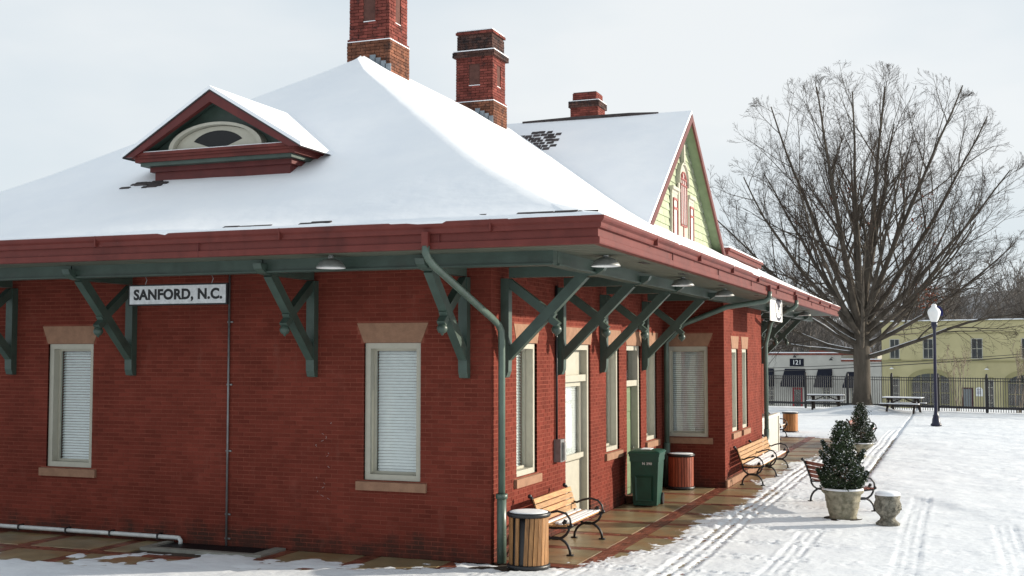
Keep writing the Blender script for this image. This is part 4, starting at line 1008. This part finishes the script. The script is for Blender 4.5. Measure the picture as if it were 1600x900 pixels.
# white ramp railing
rl = empty('ramp_railing', (1.2, 16.5, 0)); tag(rl, 'white boarded ramp railing behind the long bench', 'railing')
for x_, y0_, y1_ in ((0, 0, 4.1),):
    for i in range(int((y1_ - y0_) / .14)): MB().box(-.02, .02, y0_ + i * .14, y0_ + i * .14 + .11, .03, 1.16).build('board', railpaint, rl)
MB().box(-.06, .06, 0, 4.15, 1.161, 1.24).build('top_rail', railpaint, rl)
MB().box(-.05, .05, 4.08, 4.18, 0, 1.16).build('post', railpaint, rl)
MB().box(-1.1, -.061, 4.09, 4.15, 1.1, 1.2).build('return_rail', railpaint, rl)
for i in range(6): MB().box(-1.0 + i * .16, -.92 + i * .16, 4.1, 4.14, .1, 1.099).build('board', railpaint, rl)

# picnic tables
def picnic(loc, rz, label):
    e_ = empty('picnic_table', loc, rz); tag(e_, label, 'picnic table', 'picnic tables in the snow')
    for k in range(4): MB().box(-.95, .95, -.36 + k * .185, -.36 + k * .185 + .165, .70, .74).build('top_plank', darkwood, e_)
    for s in (-1, 1):
        MB().box(-.95, .95, s * .72 - .13, s * .72 + .13, .41, .45).build('seat_plank', darkwood, e_)
        MB().box(-.94, .94, s * .72 - .125, s * .72 + .125, .4505, .49).build('snow_seat', roofsnow, e_)
        for x in (-.65, .65):
            MB().beam((x, s * .70, 0), (x, s * .22, .69), .05, .1, (1, 0, 0)).build('leg', darkwood, e_)
            MB().beam((x - s * .0, 0, .44), (0 + x * .15, 0, .68), .05, .08, (0, 1, 0)).build('brace', darkwood, e_) if s > 0 else None
    for x in (-.65, .65): MB().box(x - .08, x - .03, -.8, .8, .33, .405).build('cross_beam', darkwood, e_); MB().box(x - .08, x - .03, -.34, .34, .62, .699).build('cleat', darkwood, e_)
    MB().box(-.94, .94, -.355, .355, .7405, .785).build('snow_top', roofsnow, e_)
    return e_
picnic((-.2, 48.4, .1), R(2), 'snow topped picnic table left of the big bare tree')
picnic((3.8, 45.9, .1), R(-12), 'snow topped picnic table right of the big bare tree')

# lamp post
lp = empty('street_lamp', (5.5, 35.7, .08)); tag(lp, 'navy lamp post with a white acorn globe standing on the snowy lawn', 'lamp post')
MB().lathe([(0, 0), (.22, 0), (.22, .06), (.17, .1), (.15, .28), (.12, .36), (.13, .4), (.09, .46), (.075, .6), (.065, 2.5), (.06, 3.95), (.075, 3.97), (.075, 4.02), (.09, 4.05), (.13, 4.12), (.12, 4.26), (0, 4.26)], 20).build('post', navy, lp, True)
MB().lathe([(.11, 4.262), (.17, 4.36), (.25, 4.6), (.262, 4.68), (.22, 4.78), (.12, 4.87), (.10, 4.9), (.115, 4.94), (.07, 5.0), (0, 5.02)], 20).build('globe', globem, lp, True)
sh_ = MB(); 
for i in range(6):
    a, b = R(15 + i * 16), R(31 + i * 16)
    for (r0, z0_), (r1, z1_) in zip([(.30, 4.52), (.315, 4.66), (.27, 4.8), (.17, 4.92)][:-1], [(.30, 4.52), (.315, 4.66), (.27, 4.8), (.17, 4.92)][1:]):
        o_ = np.array([math.cos(R(40)), math.sin(R(40)), 0]) * .07
        sh_.add([np.array([r0 * math.cos(a), r0 * math.sin(a), z0_]) + o_, np.array([r0 * math.cos(b), r0 * math.sin(b), z0_]) + o_, np.array([r1 * math.cos(b), r1 * math.sin(b), z1_]) + o_, np.array([r1 * math.cos(a), r1 * math.sin(a), z1_]) + o_], [(0, 1, 2, 3)])
sh_.build('glare_shield', banner, lp, True)

# iron fence
FA, FB = V3(-8.5, 53.3, 0), V3(22, 43.2, 0); fd = FB - FA; FL = np.linalg.norm(fd); fd /= FL; fang = math.atan2(fd[1], fd[0])
fence = empty('iron_fence', tuple(FA + V3(0, 0, .02)), fang); tag(fence, 'black iron picket fence along the back edge of the snowy lawn', 'fence')
pk = MB().box(-.014, .014, -.014, .014, .08, 1.80).mesh('picket', black)
for i in range(int(22.5 / .122)): share('picket', pk, fence, (.06 + i * .122, 0, 0))
po_ = MB().box(-.05, .05, -.05, .05, 0, 1.92).lathe([(.0, 1.92), (.05, 1.925), (.055, 1.96), (.03, 1.99), (0, 2.0)], 8).mesh('post', black)
for i in range(14): share('post', po_, fence, (i * 2.44, .0, 0))
for z in (1.62, 1.76): MB().box(0, FL, -.022, .022, z - .018, z + .018).build('rail', black, fence)
MB().box(0, FL, -.035, .035, .22, .34).build('bottom_rail', black, fence)

# ================================================================ TREES
def tubes_mesh(polys, sides, name, mat, parent):
    """polys: list of (pts Nx3, radii N)"""
    V, F, o = [], [], 0; byk = {}
    ang = np.linspace(0, 2 * math.pi, sides, endpoint=False); ca, sa = np.cos(ang)[None, None, :, None], np.sin(ang)[None, None, :, None]
    for P, rr in polys: byk.setdefault(len(P), []).append((P, rr))
    for k, lst in byk.items():
        P = np.stack([p for p, _ in lst]); rr = np.stack([r for _, r in lst])
        T = np.gradient(P, axis=1); T /= np.linalg.norm(T, axis=2, keepdims=True) + 1e-9
        a = np.where(np.abs(T[:, :1, 2:3]) < .9, np.array([0, 0, 1.]), np.array([1., 0, 0])); u = np.cross(np.broadcast_to(a, T.shape), T); u /= np.linalg.norm(u, axis=2, keepdims=True) + 1e-9
        w = np.cross(T, u)
        V.append((P[:, :, None] + rr[:, :, None, None] * (ca * u[:, :, None] + sa * w[:, :, None])).reshape(-1, 3))
        i = np.arange(len(lst) * k * sides).reshape(len(lst), k, sides) + o; j = np.roll(i, -1, 2)
        F.append(np.stack([i[:, :-1], j[:, :-1], j[:, 1:], i[:, 1:]], -1).reshape(-1, 4)); o += i.size
    V = np.vstack(V); F = np.vstack(F); me = bpy.data.meshes.new(name)
    me.vertices.add(len(V)); me.vertices.foreach_set('co', V.ravel()); me.loops.add(F.size); me.loops.foreach_set('vertex_index', F.ravel().astype(np.int32))
    me.polygons.add(len(F)); me.polygons.foreach_set('loop_start', np.arange(0, F.size, 4, dtype=np.int32)); me.polygons.foreach_set('use_smooth', np.ones(len(F), bool))
    me.update(calc_edges=True); me.materials.append(mat)
    if name is None: return me
    ob = bpy.data.objects.new(name, me); col.objects.link(ob); ob.parent = parent; return ob
def rot_about(v, k, a): return v * math.cos(a) + np.cross(k, v) * math.sin(a) + k * (k @ v) * (1 - math.cos(a))
class Grow:
    def __init__(s, seed, env=None, maxlev=4, up=.06, wob=.13, ratio=.62, nch=(6, 6, 5, 4), minr=.012):
        s.r = np.random.default_rng(seed); s.env = env; s.maxlev = maxlev; s.up = up; s.wob = wob; s.ratio = ratio; s.nch = nch; s.out = {i: [] for i in range(8)}; s.minr = minr; s.tips = []; s.ang = (14, 36)
    def go(s, p, d, ln, rad, lev, first=.3):
        r = s.r; nseg = max(3, int(5 - .5 * lev) + (3 if lev <= 1 else 0)); st = ln / nseg; P = [p]; d = unit(d); D = [d]
        for i in range(nseg):
            d = unit(d + r.normal(0, s.wob, 3) + np.array([0, 0, s.up])); p = p + d * st
            if s.env is not None and i > 0 and s.env(p) > 1.04: break
            P.append(p); D.append(d)
        if len(P) < 2: P.append(p + 0); D.append(d)
        k = len(P); tt = np.linspace(0, 1, k); end = .3 if lev < s.maxlev else .45
        rr = np.maximum(rad * (1 - tt * (1 - end)), s.minr * .6); P = np.array(P); s.out[lev].append((P, rr))
        if lev >= s.maxlev: s.tips.append(P[-1]); return
        n = s.nch[min(lev, len(s.nch) - 1)]
        for j in range(n):
            t = first + (1 - first) * (j + r.uniform(0, .9)) / n; i = min(int(t * (k - 1)), k - 2); fr = t * (k - 1) - i
            q = P[i] * (1 - fr) + P[i + 1] * fr; dd_ = D[min(i + 1, len(D) - 1)]
            ax = unit(np.cross(dd_, r.normal(0, 1, 3))); a = R(r.uniform(*s.ang)); nd = rot_about(dd_, ax, a)
            s.go(q, nd, ln * s.ratio * r.uniform(.65, 1.15) * (1 - .35 * t), max(rad * (1 - t * .7) * r.uniform(.42, .62), s.minr), lev + 1, .15)
# the big tree
TB = V3(1.75, 46.9, .3)
def env(p):
    q = p - TB; zc_ = 8.3; rz_ = 9.2 if q[2] > zc_ else 8.5
    return (math.hypot(q[0], q[1]) / 8.5) ** 2.15 + abs((q[2] - zc_) / rz_) ** 2.15
G = Grow(21, env, 4, .03, .07, .58, (5, 6, 5, 4), .0058); G.ang = (18, 46)
tree = empty('bare_tree', tuple(TB)); tag(tree, 'large bare spreading tree in front of the fence, snow round its trunk', 'tree')
trunk = [(np.array([[0, 0, -.3], [0, 0, .15], [.02, 0, .7], [.03, .02, 1.8], [.0, .03, 2.9], [.03, .05, 3.8], [.05, .05, 5.6]]) + TB, np.array([.70, .52, .44, .41, .42, .40, .2]))]
r_ = np.random.default_rng(5)
NL = 26
for i in range(NL):
    t = (i + .5) / NL; th = math.acos(1 - t * 1.12); az = i * 2.399 + r_.uniform(-.25, .25)      # polar angle 0..97 degrees about the crown's centre
    tgt = V3(8.2 * math.sin(th) * math.cos(az), 8.2 * math.sin(th) * math.sin(az), 8.3 + (9.0 if th < 1.57 else 5) * math.cos(th)) * (1 + .10 * math.sin(2 * th) ** 2) * r_.uniform(.84, .98)
    base = V3(.04 * math.cos(az), .04 * math.sin(az), 4.6 - 1.8 * t); rad_ = (.21 - .1 * t) * r_.uniform(.85, 1.1)
    ctl = base + (tgt - base) * .45 + V3(0, 0, -.9 * t) * r_.uniform(.5, 1.4) + V3(tgt[0], tgt[1], 0) * r_.uniform(.02, .14)
    ts = np.linspace(0, 1, 11)[:, None]; P = (1 - ts) ** 2 * base + 2 * ts * (1 - ts) * ctl + ts ** 2 * tgt + np.cumsum(r_.normal(0, .05, (11, 3)), 0) * ts ** .5
    rr = rad_ * (1 - .86 * ts[:, 0] ** .8) + .006; G.out[0].append((P + TB, rr)); ln_ = np.linalg.norm(tgt - base)
    for j in range(11):
        q = .24 + .75 * (j + r_.uniform(0, .8)) / 11; k = min(int(q * 10), 9); f_ = q * 10 - k; p = P[k] * (1 - f_) + P[k + 1] * f_; d = unit(P[k + 1] - P[k])
        nd = rot_about(d, unit(np.cross(d, r_.normal(0, 1, 3))), R(r_.uniform(20, 45)))
        G.go(TB + p, nd, ln_ * (.20 + .32 * (1 - q)) * r_.uniform(.7, 1.2), max(.011, rr[k] * r_.uniform(.35, .55)), 1, .2)
for p, d, ln_, rd in [(V3(-.1, 0, 2.75), V3(-.95, -.25, .22), 7, .1), (V3(.15, 0, 2.5), V3(.93, .1, .3), 8.5, .12), (V3(.15, .1, 3.0), V3(.9, -.2, .42), 8.5, .1)]: G.go(TB + p, d, ln_, rd, 0, .25)
for lev in G.out: G.out[lev] = [(P - TB, rr) for P, rr in G.out[lev]]
tubes_mesh([(P - TB, rr) for P, rr in trunk], 14, 'trunk', bark, tree)
for P, rr in G.out[0]: tubes_mesh([(P, rr)], 8, 'limb', bark, tree)
tag(tubes_mesh(G.out[1], 5, 'boughs', bark, tree), kind='stuff')
tag(tubes_mesh(G.out[2], 4, 'branches', twigm, tree), kind='stuff')
tag(tubes_mesh(G.out[3] + G.out[4], 3, 'twigs', twigm, tree), kind='stuff')
# snow lying in the lower limbs, clinging leaves
sn_ = []
for P, rr in G.out[0]:
    d_ = unit(P[-1] - P[0])
    if d_[2] < .62: sn_.append((P[:5] + np.array([0, 0, 1]) * (rr[:5] * .75)[:, None], rr[:5] * .5))
if sn_: tag(tubes_mesh(sn_, 6, 'branch_snow', roofsnow, tree), kind='stuff')
lv = MB(); rl_ = np.random.default_rng(3)
for c_, n_, sp in (((3.3, -.5, 5.6), 160, .35),) + tuple(((rl_.uniform(-4, 4), rl_.uniform(-3, 3), rl_.uniform(6, 13)), 10, .14) for _ in range(22)):
    for k in range(n_):
        p = V3(*c_) + rl_.normal(0, 1, 3) * sp; a, b = rl_.normal(0, .05, 3), rl_.normal(0, .05, 3); lv.add([p, p + a, p + a + b, p + b], [(0, 1, 2, 3)])
tag(lv.build('clinging_leaves', dryleaf, tree), kind='stuff')

# slender crape myrtles and a sapling by the fence
def myrtle(loc, H, seed, label, mat, stems=4, seeds=True):
    g_ = Grow(seed, None, 3, .12, .1, .55, (4, 4, 3), .009); e_ = empty('slender_tree', loc); tag(e_, label, 'small tree')
    for i in range(stems):
        az = i * 2.4 + seed; g_.go(V3(.05 * math.cos(az), .05 * math.sin(az), -.1), V3(.22 * math.cos(az), .22 * math.sin(az), 1), H * .62, .035, 0, .55)
    tubes_mesh(g_.out[0], 6, 'stems', mat, e_); tag(tubes_mesh(g_.out[1] + g_.out[2] + g_.out[3], 3, 'twigs', mat, e_), kind='stuff')
    if seeds:
        m_ = MB()
        for p in g_.tips:
            if g_.r.random() < .55:
                for _ in range(3): c_ = p + g_.r.normal(0, .05, 3); m_.lathe([(0, -.02), (.02, 0), (0, .02)], 4, tuple(c_))
        tag(m_.build('seed_heads', seedm, e_), kind='stuff')
    e_['kind'] = None; del e_['kind']
    return e_
myrtle((6.35, 49.6, 0), 4.3, 2, 'slender bare tree behind the fence just right of the lamp post', palebark)
myrtle((9.2, 48.8, 0), 4.6, 5, 'slender bare tree with seed heads at the right end of the fence', palebark)
myrtle((-3.6, 47.6, 0.05), 3.6, 9, 'thin pale sapling beside the far end of the depot', palebark, 1, False)

# ================================================================ BUILDINGS ACROSS THE STREET
FP0 = V3(.523, 85.61, -2.0); fang2 = R(-18.28)
def facade_window(parent, x0, x1, z0, z1, nx, nz, name='window', fm=cream, fr=.06, y=-.02):
    o = MB().ring(x0, x1, z0, z1, fr, y, y + .12).build(name, fm, parent)
    MB().box(x0 + fr, x1 - fr, y + .06, y + .075, z0 + fr, z1 - fr).build('pane', farglass, o)
    m_ = MB()
    for i in range(1, nx): u = x0 + (x1 - x0) * i / nx; m_.box(u - .02, u + .02, y + .03, y + .059, z0 + fr, z1 - fr)
    for i in range(1, nz): u = z0 + (z1 - z0) * i / nz; m_.box(x0 + fr, x1 - fr, y + .035, y + .058, u - .02, u + .02)
    if m_.n: m_.build('glazing_bars', fm, o)
    return o
yb = empty('yellow_building', tuple(FP0), fang2); tag(yb, 'yellow stucco two storey building with arched shopfronts behind the fence', 'building')
o2 = 2.0
YT = 5.66 + o2
holes = []
uw = [(.67, 1.5), (3.4, 4.25), (7.2, 8.1), (10.96, 11.9), (14.6, 15.5)]
for a, b in uw: holes.append((a, b, 2.6 + o2, 4.22 + o2))
arches = [(2.45, 5.5), (9.95, 13.0)]
for a, b in arches: holes.append((a, b, .15, .75 + o2))
gws = [(.67, 1.43), (8.16, 8.89)]
for a, b in gws: holes.append((a, b, .6, 1.0 + o2))
holes.append((6.43, 7.28, .05, .36 + o2))
mb = MB(); wall_panel(mb, 0, 20, 0, YT - .1, holes, 0, .35); mb.box(0, .3, .36, 12, 0, YT - .1); mb.box(.3, 20, 11.7, 12, 0, YT - .1)
# arch heads: spandrel blocks and ring
for a, b in arches:
    cx_, rr = (a + b) / 2, (b - a) / 2; z0 = .75 + o2
ywall = mb.build('wall', yellow, yb)
for a, b in arches:
    cx_, rr = (a + b) / 2, (b - a) / 2; z0 = .75 + o2; kk = 20
    ar = MB(); hgt = .68
    for i in range(kk):
        t0, t1 = math.pi * i / kk, math.pi * (i + 1) / kk
        p = lambda t, s_: (cx_ + (rr + s_) * math.cos(t), z0 + (hgt + s_) * math.sin(t))
        q = [p(t0, 0), p(t1, 0), p(t1, .38), p(t0, .38)]
        ar.prism([(u, -.06, z) for u, z in q], (0, .058, 0))
    ar.box(a - .38, a, -.06, -.002, -.02, z0); ar.box(b, b + .38, -.06, -.002, -.02, z0)
    ar.build('arch_surround', yellowdk, ywall)
    gl = MB(); pts = [(cx_ + rr * math.cos(math.pi * i / kk), z0 + hgt * math.sin(math.pi * i / kk)) for i in range(kk + 1)]
    gl.prism([(u, -.02, z) for u, z in pts] + [(a, -.02, .1), (b, -.02, .1)], (0, .015, 0)); sfw = gl.build('shop_window', farglass, yb)
    bars = MB()
    for i in range(0, 5):
        u = a + (b - a) * i / 4; hh = z0 + hgt * math.sqrt(max(0, 1 - ((u - cx_) / rr) ** 2)); bars.box(u - .02, u + .02, -.05, -.021, .1, hh)
    for z in (1.0, 1.9, 2.75): bars.box(a, b, -.045, -.022, z - .025, z + .025)
    bars.build('glazing_bars', yellowdk, sfw)
for a, b in uw:
    facade_window(yb, a, b, 2.6 + o2, 4.22 + o2, 2, 2); MB().box(a - .1, b + .1, -.08, 0, 2.5 + o2, 2.58 + o2).build('sill', yellowdk, yb)
for a, b in gws:
    facade_window(yb, a, b, .6, 1.0 + o2, 2, 4)
    MB().prism([(a - .12, -.05, 1.0 + o2), (b + .12, -.05, 1.0 + o2), ((a + b) / 2 + .3, -.05, 1.2 + o2), ((a + b) / 2 - .3, -.05, 1.2 + o2)], (0, .048, 0)).build('window_head', yellowdk, yb)
dr = MB().ring(6.43, 7.28, .05, .36 + o2, .1, -.02, .1).build('door', maroon, yb); MB().box(6.53, 7.18, .04, .06, .15, .26 + o2).build('door_glass', greydoor, dr)
MB().box(-.02, 20, -.05, -.001, 4.6 + o2, 4.66 + o2).build('string_course', yellowdk, yb)
MB().box(-.02, 20, -.08, -.001, 2.38 + o2, 2.47 + o2).build('string_course', yellowdk, yb)
MB().box(-.06, 20.1, -.1, .4, YT - .098, YT - .02).build('parapet_cap', yellowdk, yb); MB().box(-.08, 20.1, -.12, .45, YT - .019, YT + .06).build('snow_cap', roofsnow, yb)
MB().box(.3, 20, .46, 11.7, YT - 1.0, YT - .8).build('flat_roof', roofsnow, yb)
MB().box(.4, 20, .6, 11.6, 2.4 + o2, 2.45 + o2).build('upper_floor', darkroom, yb); MB().box(.4, 20, 5, 5.1, .1, YT - 1.1).build('back_partition', darkroom, yb)
for u in (.95, 8.47, 14.1):
    l_ = MB().tube([(u, 0, 1.95 + o2), (u, -.25, 2.02 + o2), (u, -.35, 1.92 + o2)], .018, 6).build('wall_lamp', steel, yb)
    MB().lathe([(.17, 0), (.14, .07), (.03, .13), (0, .13)], 14, (u, -.37, 1.77 + o2)).build('lamp_shade', white, l_, True)
ws_ = MB(); pts = [(7.75 + .28 * math.cos(math.pi * i / 10), .14 + o2 + .28 * math.sin(math.pi * i / 10)) for i in range(11)]
ws_.prism([(u, -.03, z) for u, z in pts] + [(7.47, -.03, -.3 + o2), (8.03, -.03, -.3 + o2)], (0, .028, 0)); wso = ws_.build('door_sign', vinyl, yb)
ln = MB()
for z in (.22, .1, -.0, -.1): ln.box(7.58, 7.92, -.034, -.031, z + o2 - .015, z + o2 + .015)
tag(ln.build('sign_text', banner, wso), kind='stuff')

wb_ = empty('white_building', tuple(FP0 + V3(math.cos(fang2), math.sin(fang2), 0) * -.05), fang2); tag(wb_, 'low off white shop with navy awnings and red brick coping left of the yellow building', 'building')
holes = [(-7.94, -7.01, .05, .1 + o2), (-5.2, -4.5, .5, .25 + o2), (-2.65, -1.95, .5, .25 + o2), (-10.5, -9.65, .5, .25 + o2)]
mb = MB(); wall_panel(mb, -22, -3.48, 0, 2.9 + o2, holes, 0, .35); wall_panel(mb, -3.48, 0, 0, 2.36 + o2, holes, .002, .35); mb.box(-22, -.0, 9.7, 10, 0, 2.3 + o2); mb.box(-3.8, -3.481, .36, 9.7, 0, 2.9 + o2)
ww_ = mb.build('wall', offwhite, wb_)
cp_ = MB(); x = -22.0
while x < -3.5:
    for zz in (2.9, 2.985): cp_.box(x + .004, x + .2, -.06, .38, zz + o2, zz + .078 + o2)
    x += .205
x = -3.47
while x < -.1:
    for zz in (2.36, 2.445): cp_.box(x + .004, x + .2, -.06, .38, zz + o2, zz + .078 + o2)
    x += .205
tag(cp_.build('brick_coping', redcoping, wb_), kind='stuff')
MB().box(-22, -3.46, -.08, .4, 3.07 + o2, 3.15 + o2).build('snow_cap', roofsnow, wb_); MB().box(-3.45, 0, -.08, .4, 2.53 + o2, 2.6 + o2).build('snow_cap', roofsnow, wb_)
MB().box(-22, -3.9, .5, 9.6, 2.2 + o2, 2.3 + o2).build('flat_roof', roofsnow, wb_)
ob = MB(); 
brl = brick_list(-3.46, -1.9, 2.5 + o2, 3.12 + o2, []); brick_box_mb(ob, brl, 3.0, 3.06, .004); tag(ob.build('rear_brick_parapet', orangebrick, wb_), kind='stuff')
MB().box(-3.46, -1.9, 3.02, 3.3, 2.2 + o2, 3.1 + o2).build('rear_parapet', orangebrick, wb_)
MB().box(-8.2, -3.9, 4, 4.3, 2.31 + o2, 3.3 + o2).build('rear_brick_wall', redcoping, wb_)
for a, b, za in ((-8.62, -6.72, 1.72), (-5.55, -4.28, 1.72), (-2.98, -1.68, 1.5), (-11.3, -9.65, 1.72)):
    z1_, z0_ = za + o2, .22 + o2; aw_ = MB()
    aw_.add([(a, -.02, z1_), (b, -.02, z1_), (b, -.95, z0_ + .12), (a, -.95, z0_ + .12), (b, -.95, z0_ - .05), (a, -.95, z0_ - .05), (a, -.02, z0_ - .05), (b, -.02, z0_ - .05)], [(0, 3, 2, 1), (3, 5, 4, 2), (0, 6, 5, 3), (1, 2, 4, 7)]); aw_.build('awning', awnm, wb_)
for a, b, z0_ in ((-5.2, -4.5, .5), (-2.65, -1.95, .5), (-10.5, -9.65, .5)): facade_window(wb_, a, b, z0_, .25 + o2, 2, 4)
dr = MB().ring(-7.94, -7.01, .05, .1 + o2, .17, -.02, .1, .3).build('door', reddoor, wb_); MB().box(-7.77, -7.18, .03, .05, .35, -.07 + o2).build('door_glass', farglass, dr)
pl = MB().box(-8.14, -6.85, -.05, -.002, 1.94 + o2, 2.58 + o2).build('number_plaque', awnm, wb_)
text_mb('121', .55, vinyl, 'lettering', pl, Matrix.Translation((-7.47, -.056, 2.25 + o2)) @ Matrix.Rotation(R(90), 4, 'X'), .003, 1.05, .004)
for u, z in ((-4.2, 2.45), (-7.5, 2.68)):
    l_ = MB().tube([(u, 0, z + .2 + o2), (u, -.3, z + .3 + o2), (u, -.4, z + .2 + o2)], .02, 6).build('wall_lamp', black, wb_); MB().lathe([(.17, 0), (.1, .14), (.03, .2), (0, .2)], 12, (u, -.42, z + o2)).build('lamp_shade', black, l_, True)
MB().box(-21, -4, 5, 5.1, .1, 2.2 + o2).build('back_partition', darkroom, wb_)

# cables
for k, (z0, z1) in enumerate(((2.11, 3.01), (1.91, 2.86))):
    P = [(-30 + i * 3.0, 60 - 0 * i, 0) for i in range(28)]
    pts = []
    for x, y, _ in P:
        t = (x + 4.94) / 14.99; z = z0 + (z1 - z0) * t + .0016 * (x - 2.5) ** 2 - .09; pts.append((x, y, z))
    cb_ = MB().tube(pts, .028 if k else .02, 6).build('overhead_cable', black)
    tag(cb_, ('upper thin' if k == 0 else 'lower thick') + ' black cable slung in front of the buildings across the street', 'cable')

# far wood on the rise behind the buildings
wood_polys = []
protos = []
for sd_ in range(5):
    g_ = Grow(100 + sd_, None, 3, .07, .12, .55, (11, 6, 5), .03); H = 13 + 2 * (sd_ % 3)
    g_.go(V3(0, 0, 0), V3(.03, 0, 1), H * .82, .2, 0, .22); protos.append([q for lv_ in g_.out.values() for q in lv_])
rw = np.random.default_rng(77)
for i in range(120):
    dep = rw.uniform(112, 190); px = rw.uniform(1000, 1720)
    fw = np.array([-.3538, .9353]); rt = np.array([.9353, .3538]); p2 = np.array([6.4, -16.05]) + fw * dep + rt * dep * (px - 800) / 1840
    hgt = rw.uniform(.7, 1.0) * (dep / 140) ** .5
    a = rw.uniform(0, 6.28); ca, sa = math.cos(a), math.sin(a); zb = -2.0 + 9 * np.clip((p2[1] + .33 * (p2[0] - 1.5) - 125) / 160, 0, 1)
    for P, rr in protos[i % 5]:
        Q = np.stack([P[:, 0] * ca - P[:, 1] * sa, P[:, 0] * sa + P[:, 1] * ca, P[:, 2]], 1) * hgt; Q[:, 0] += p2[0]; Q[:, 1] += p2[1]; Q[:, 2] += zb
        wood_polys.append((Q, rr * hgt))
wd_ = tubes_mesh(wood_polys, 3, 'distant_wood', farbark, None)
tag(wd_, 'grey brown leafless wood rising behind the buildings', 'woods', kind='stuff')
hx, hy = np.meshgrid(np.linspace(-260, 330, 60), np.linspace(190, 420, 24), indexing='ij')
hz = -2 + np.clip((hy - 190) / 60, 0, 1) * (15 + 3 * np.sin(hx * .03) + 2 * np.sin(hx * .11)) * 1.0
tag(grid_obj('hill', hx, hy, hz, hillm), kind='structure')
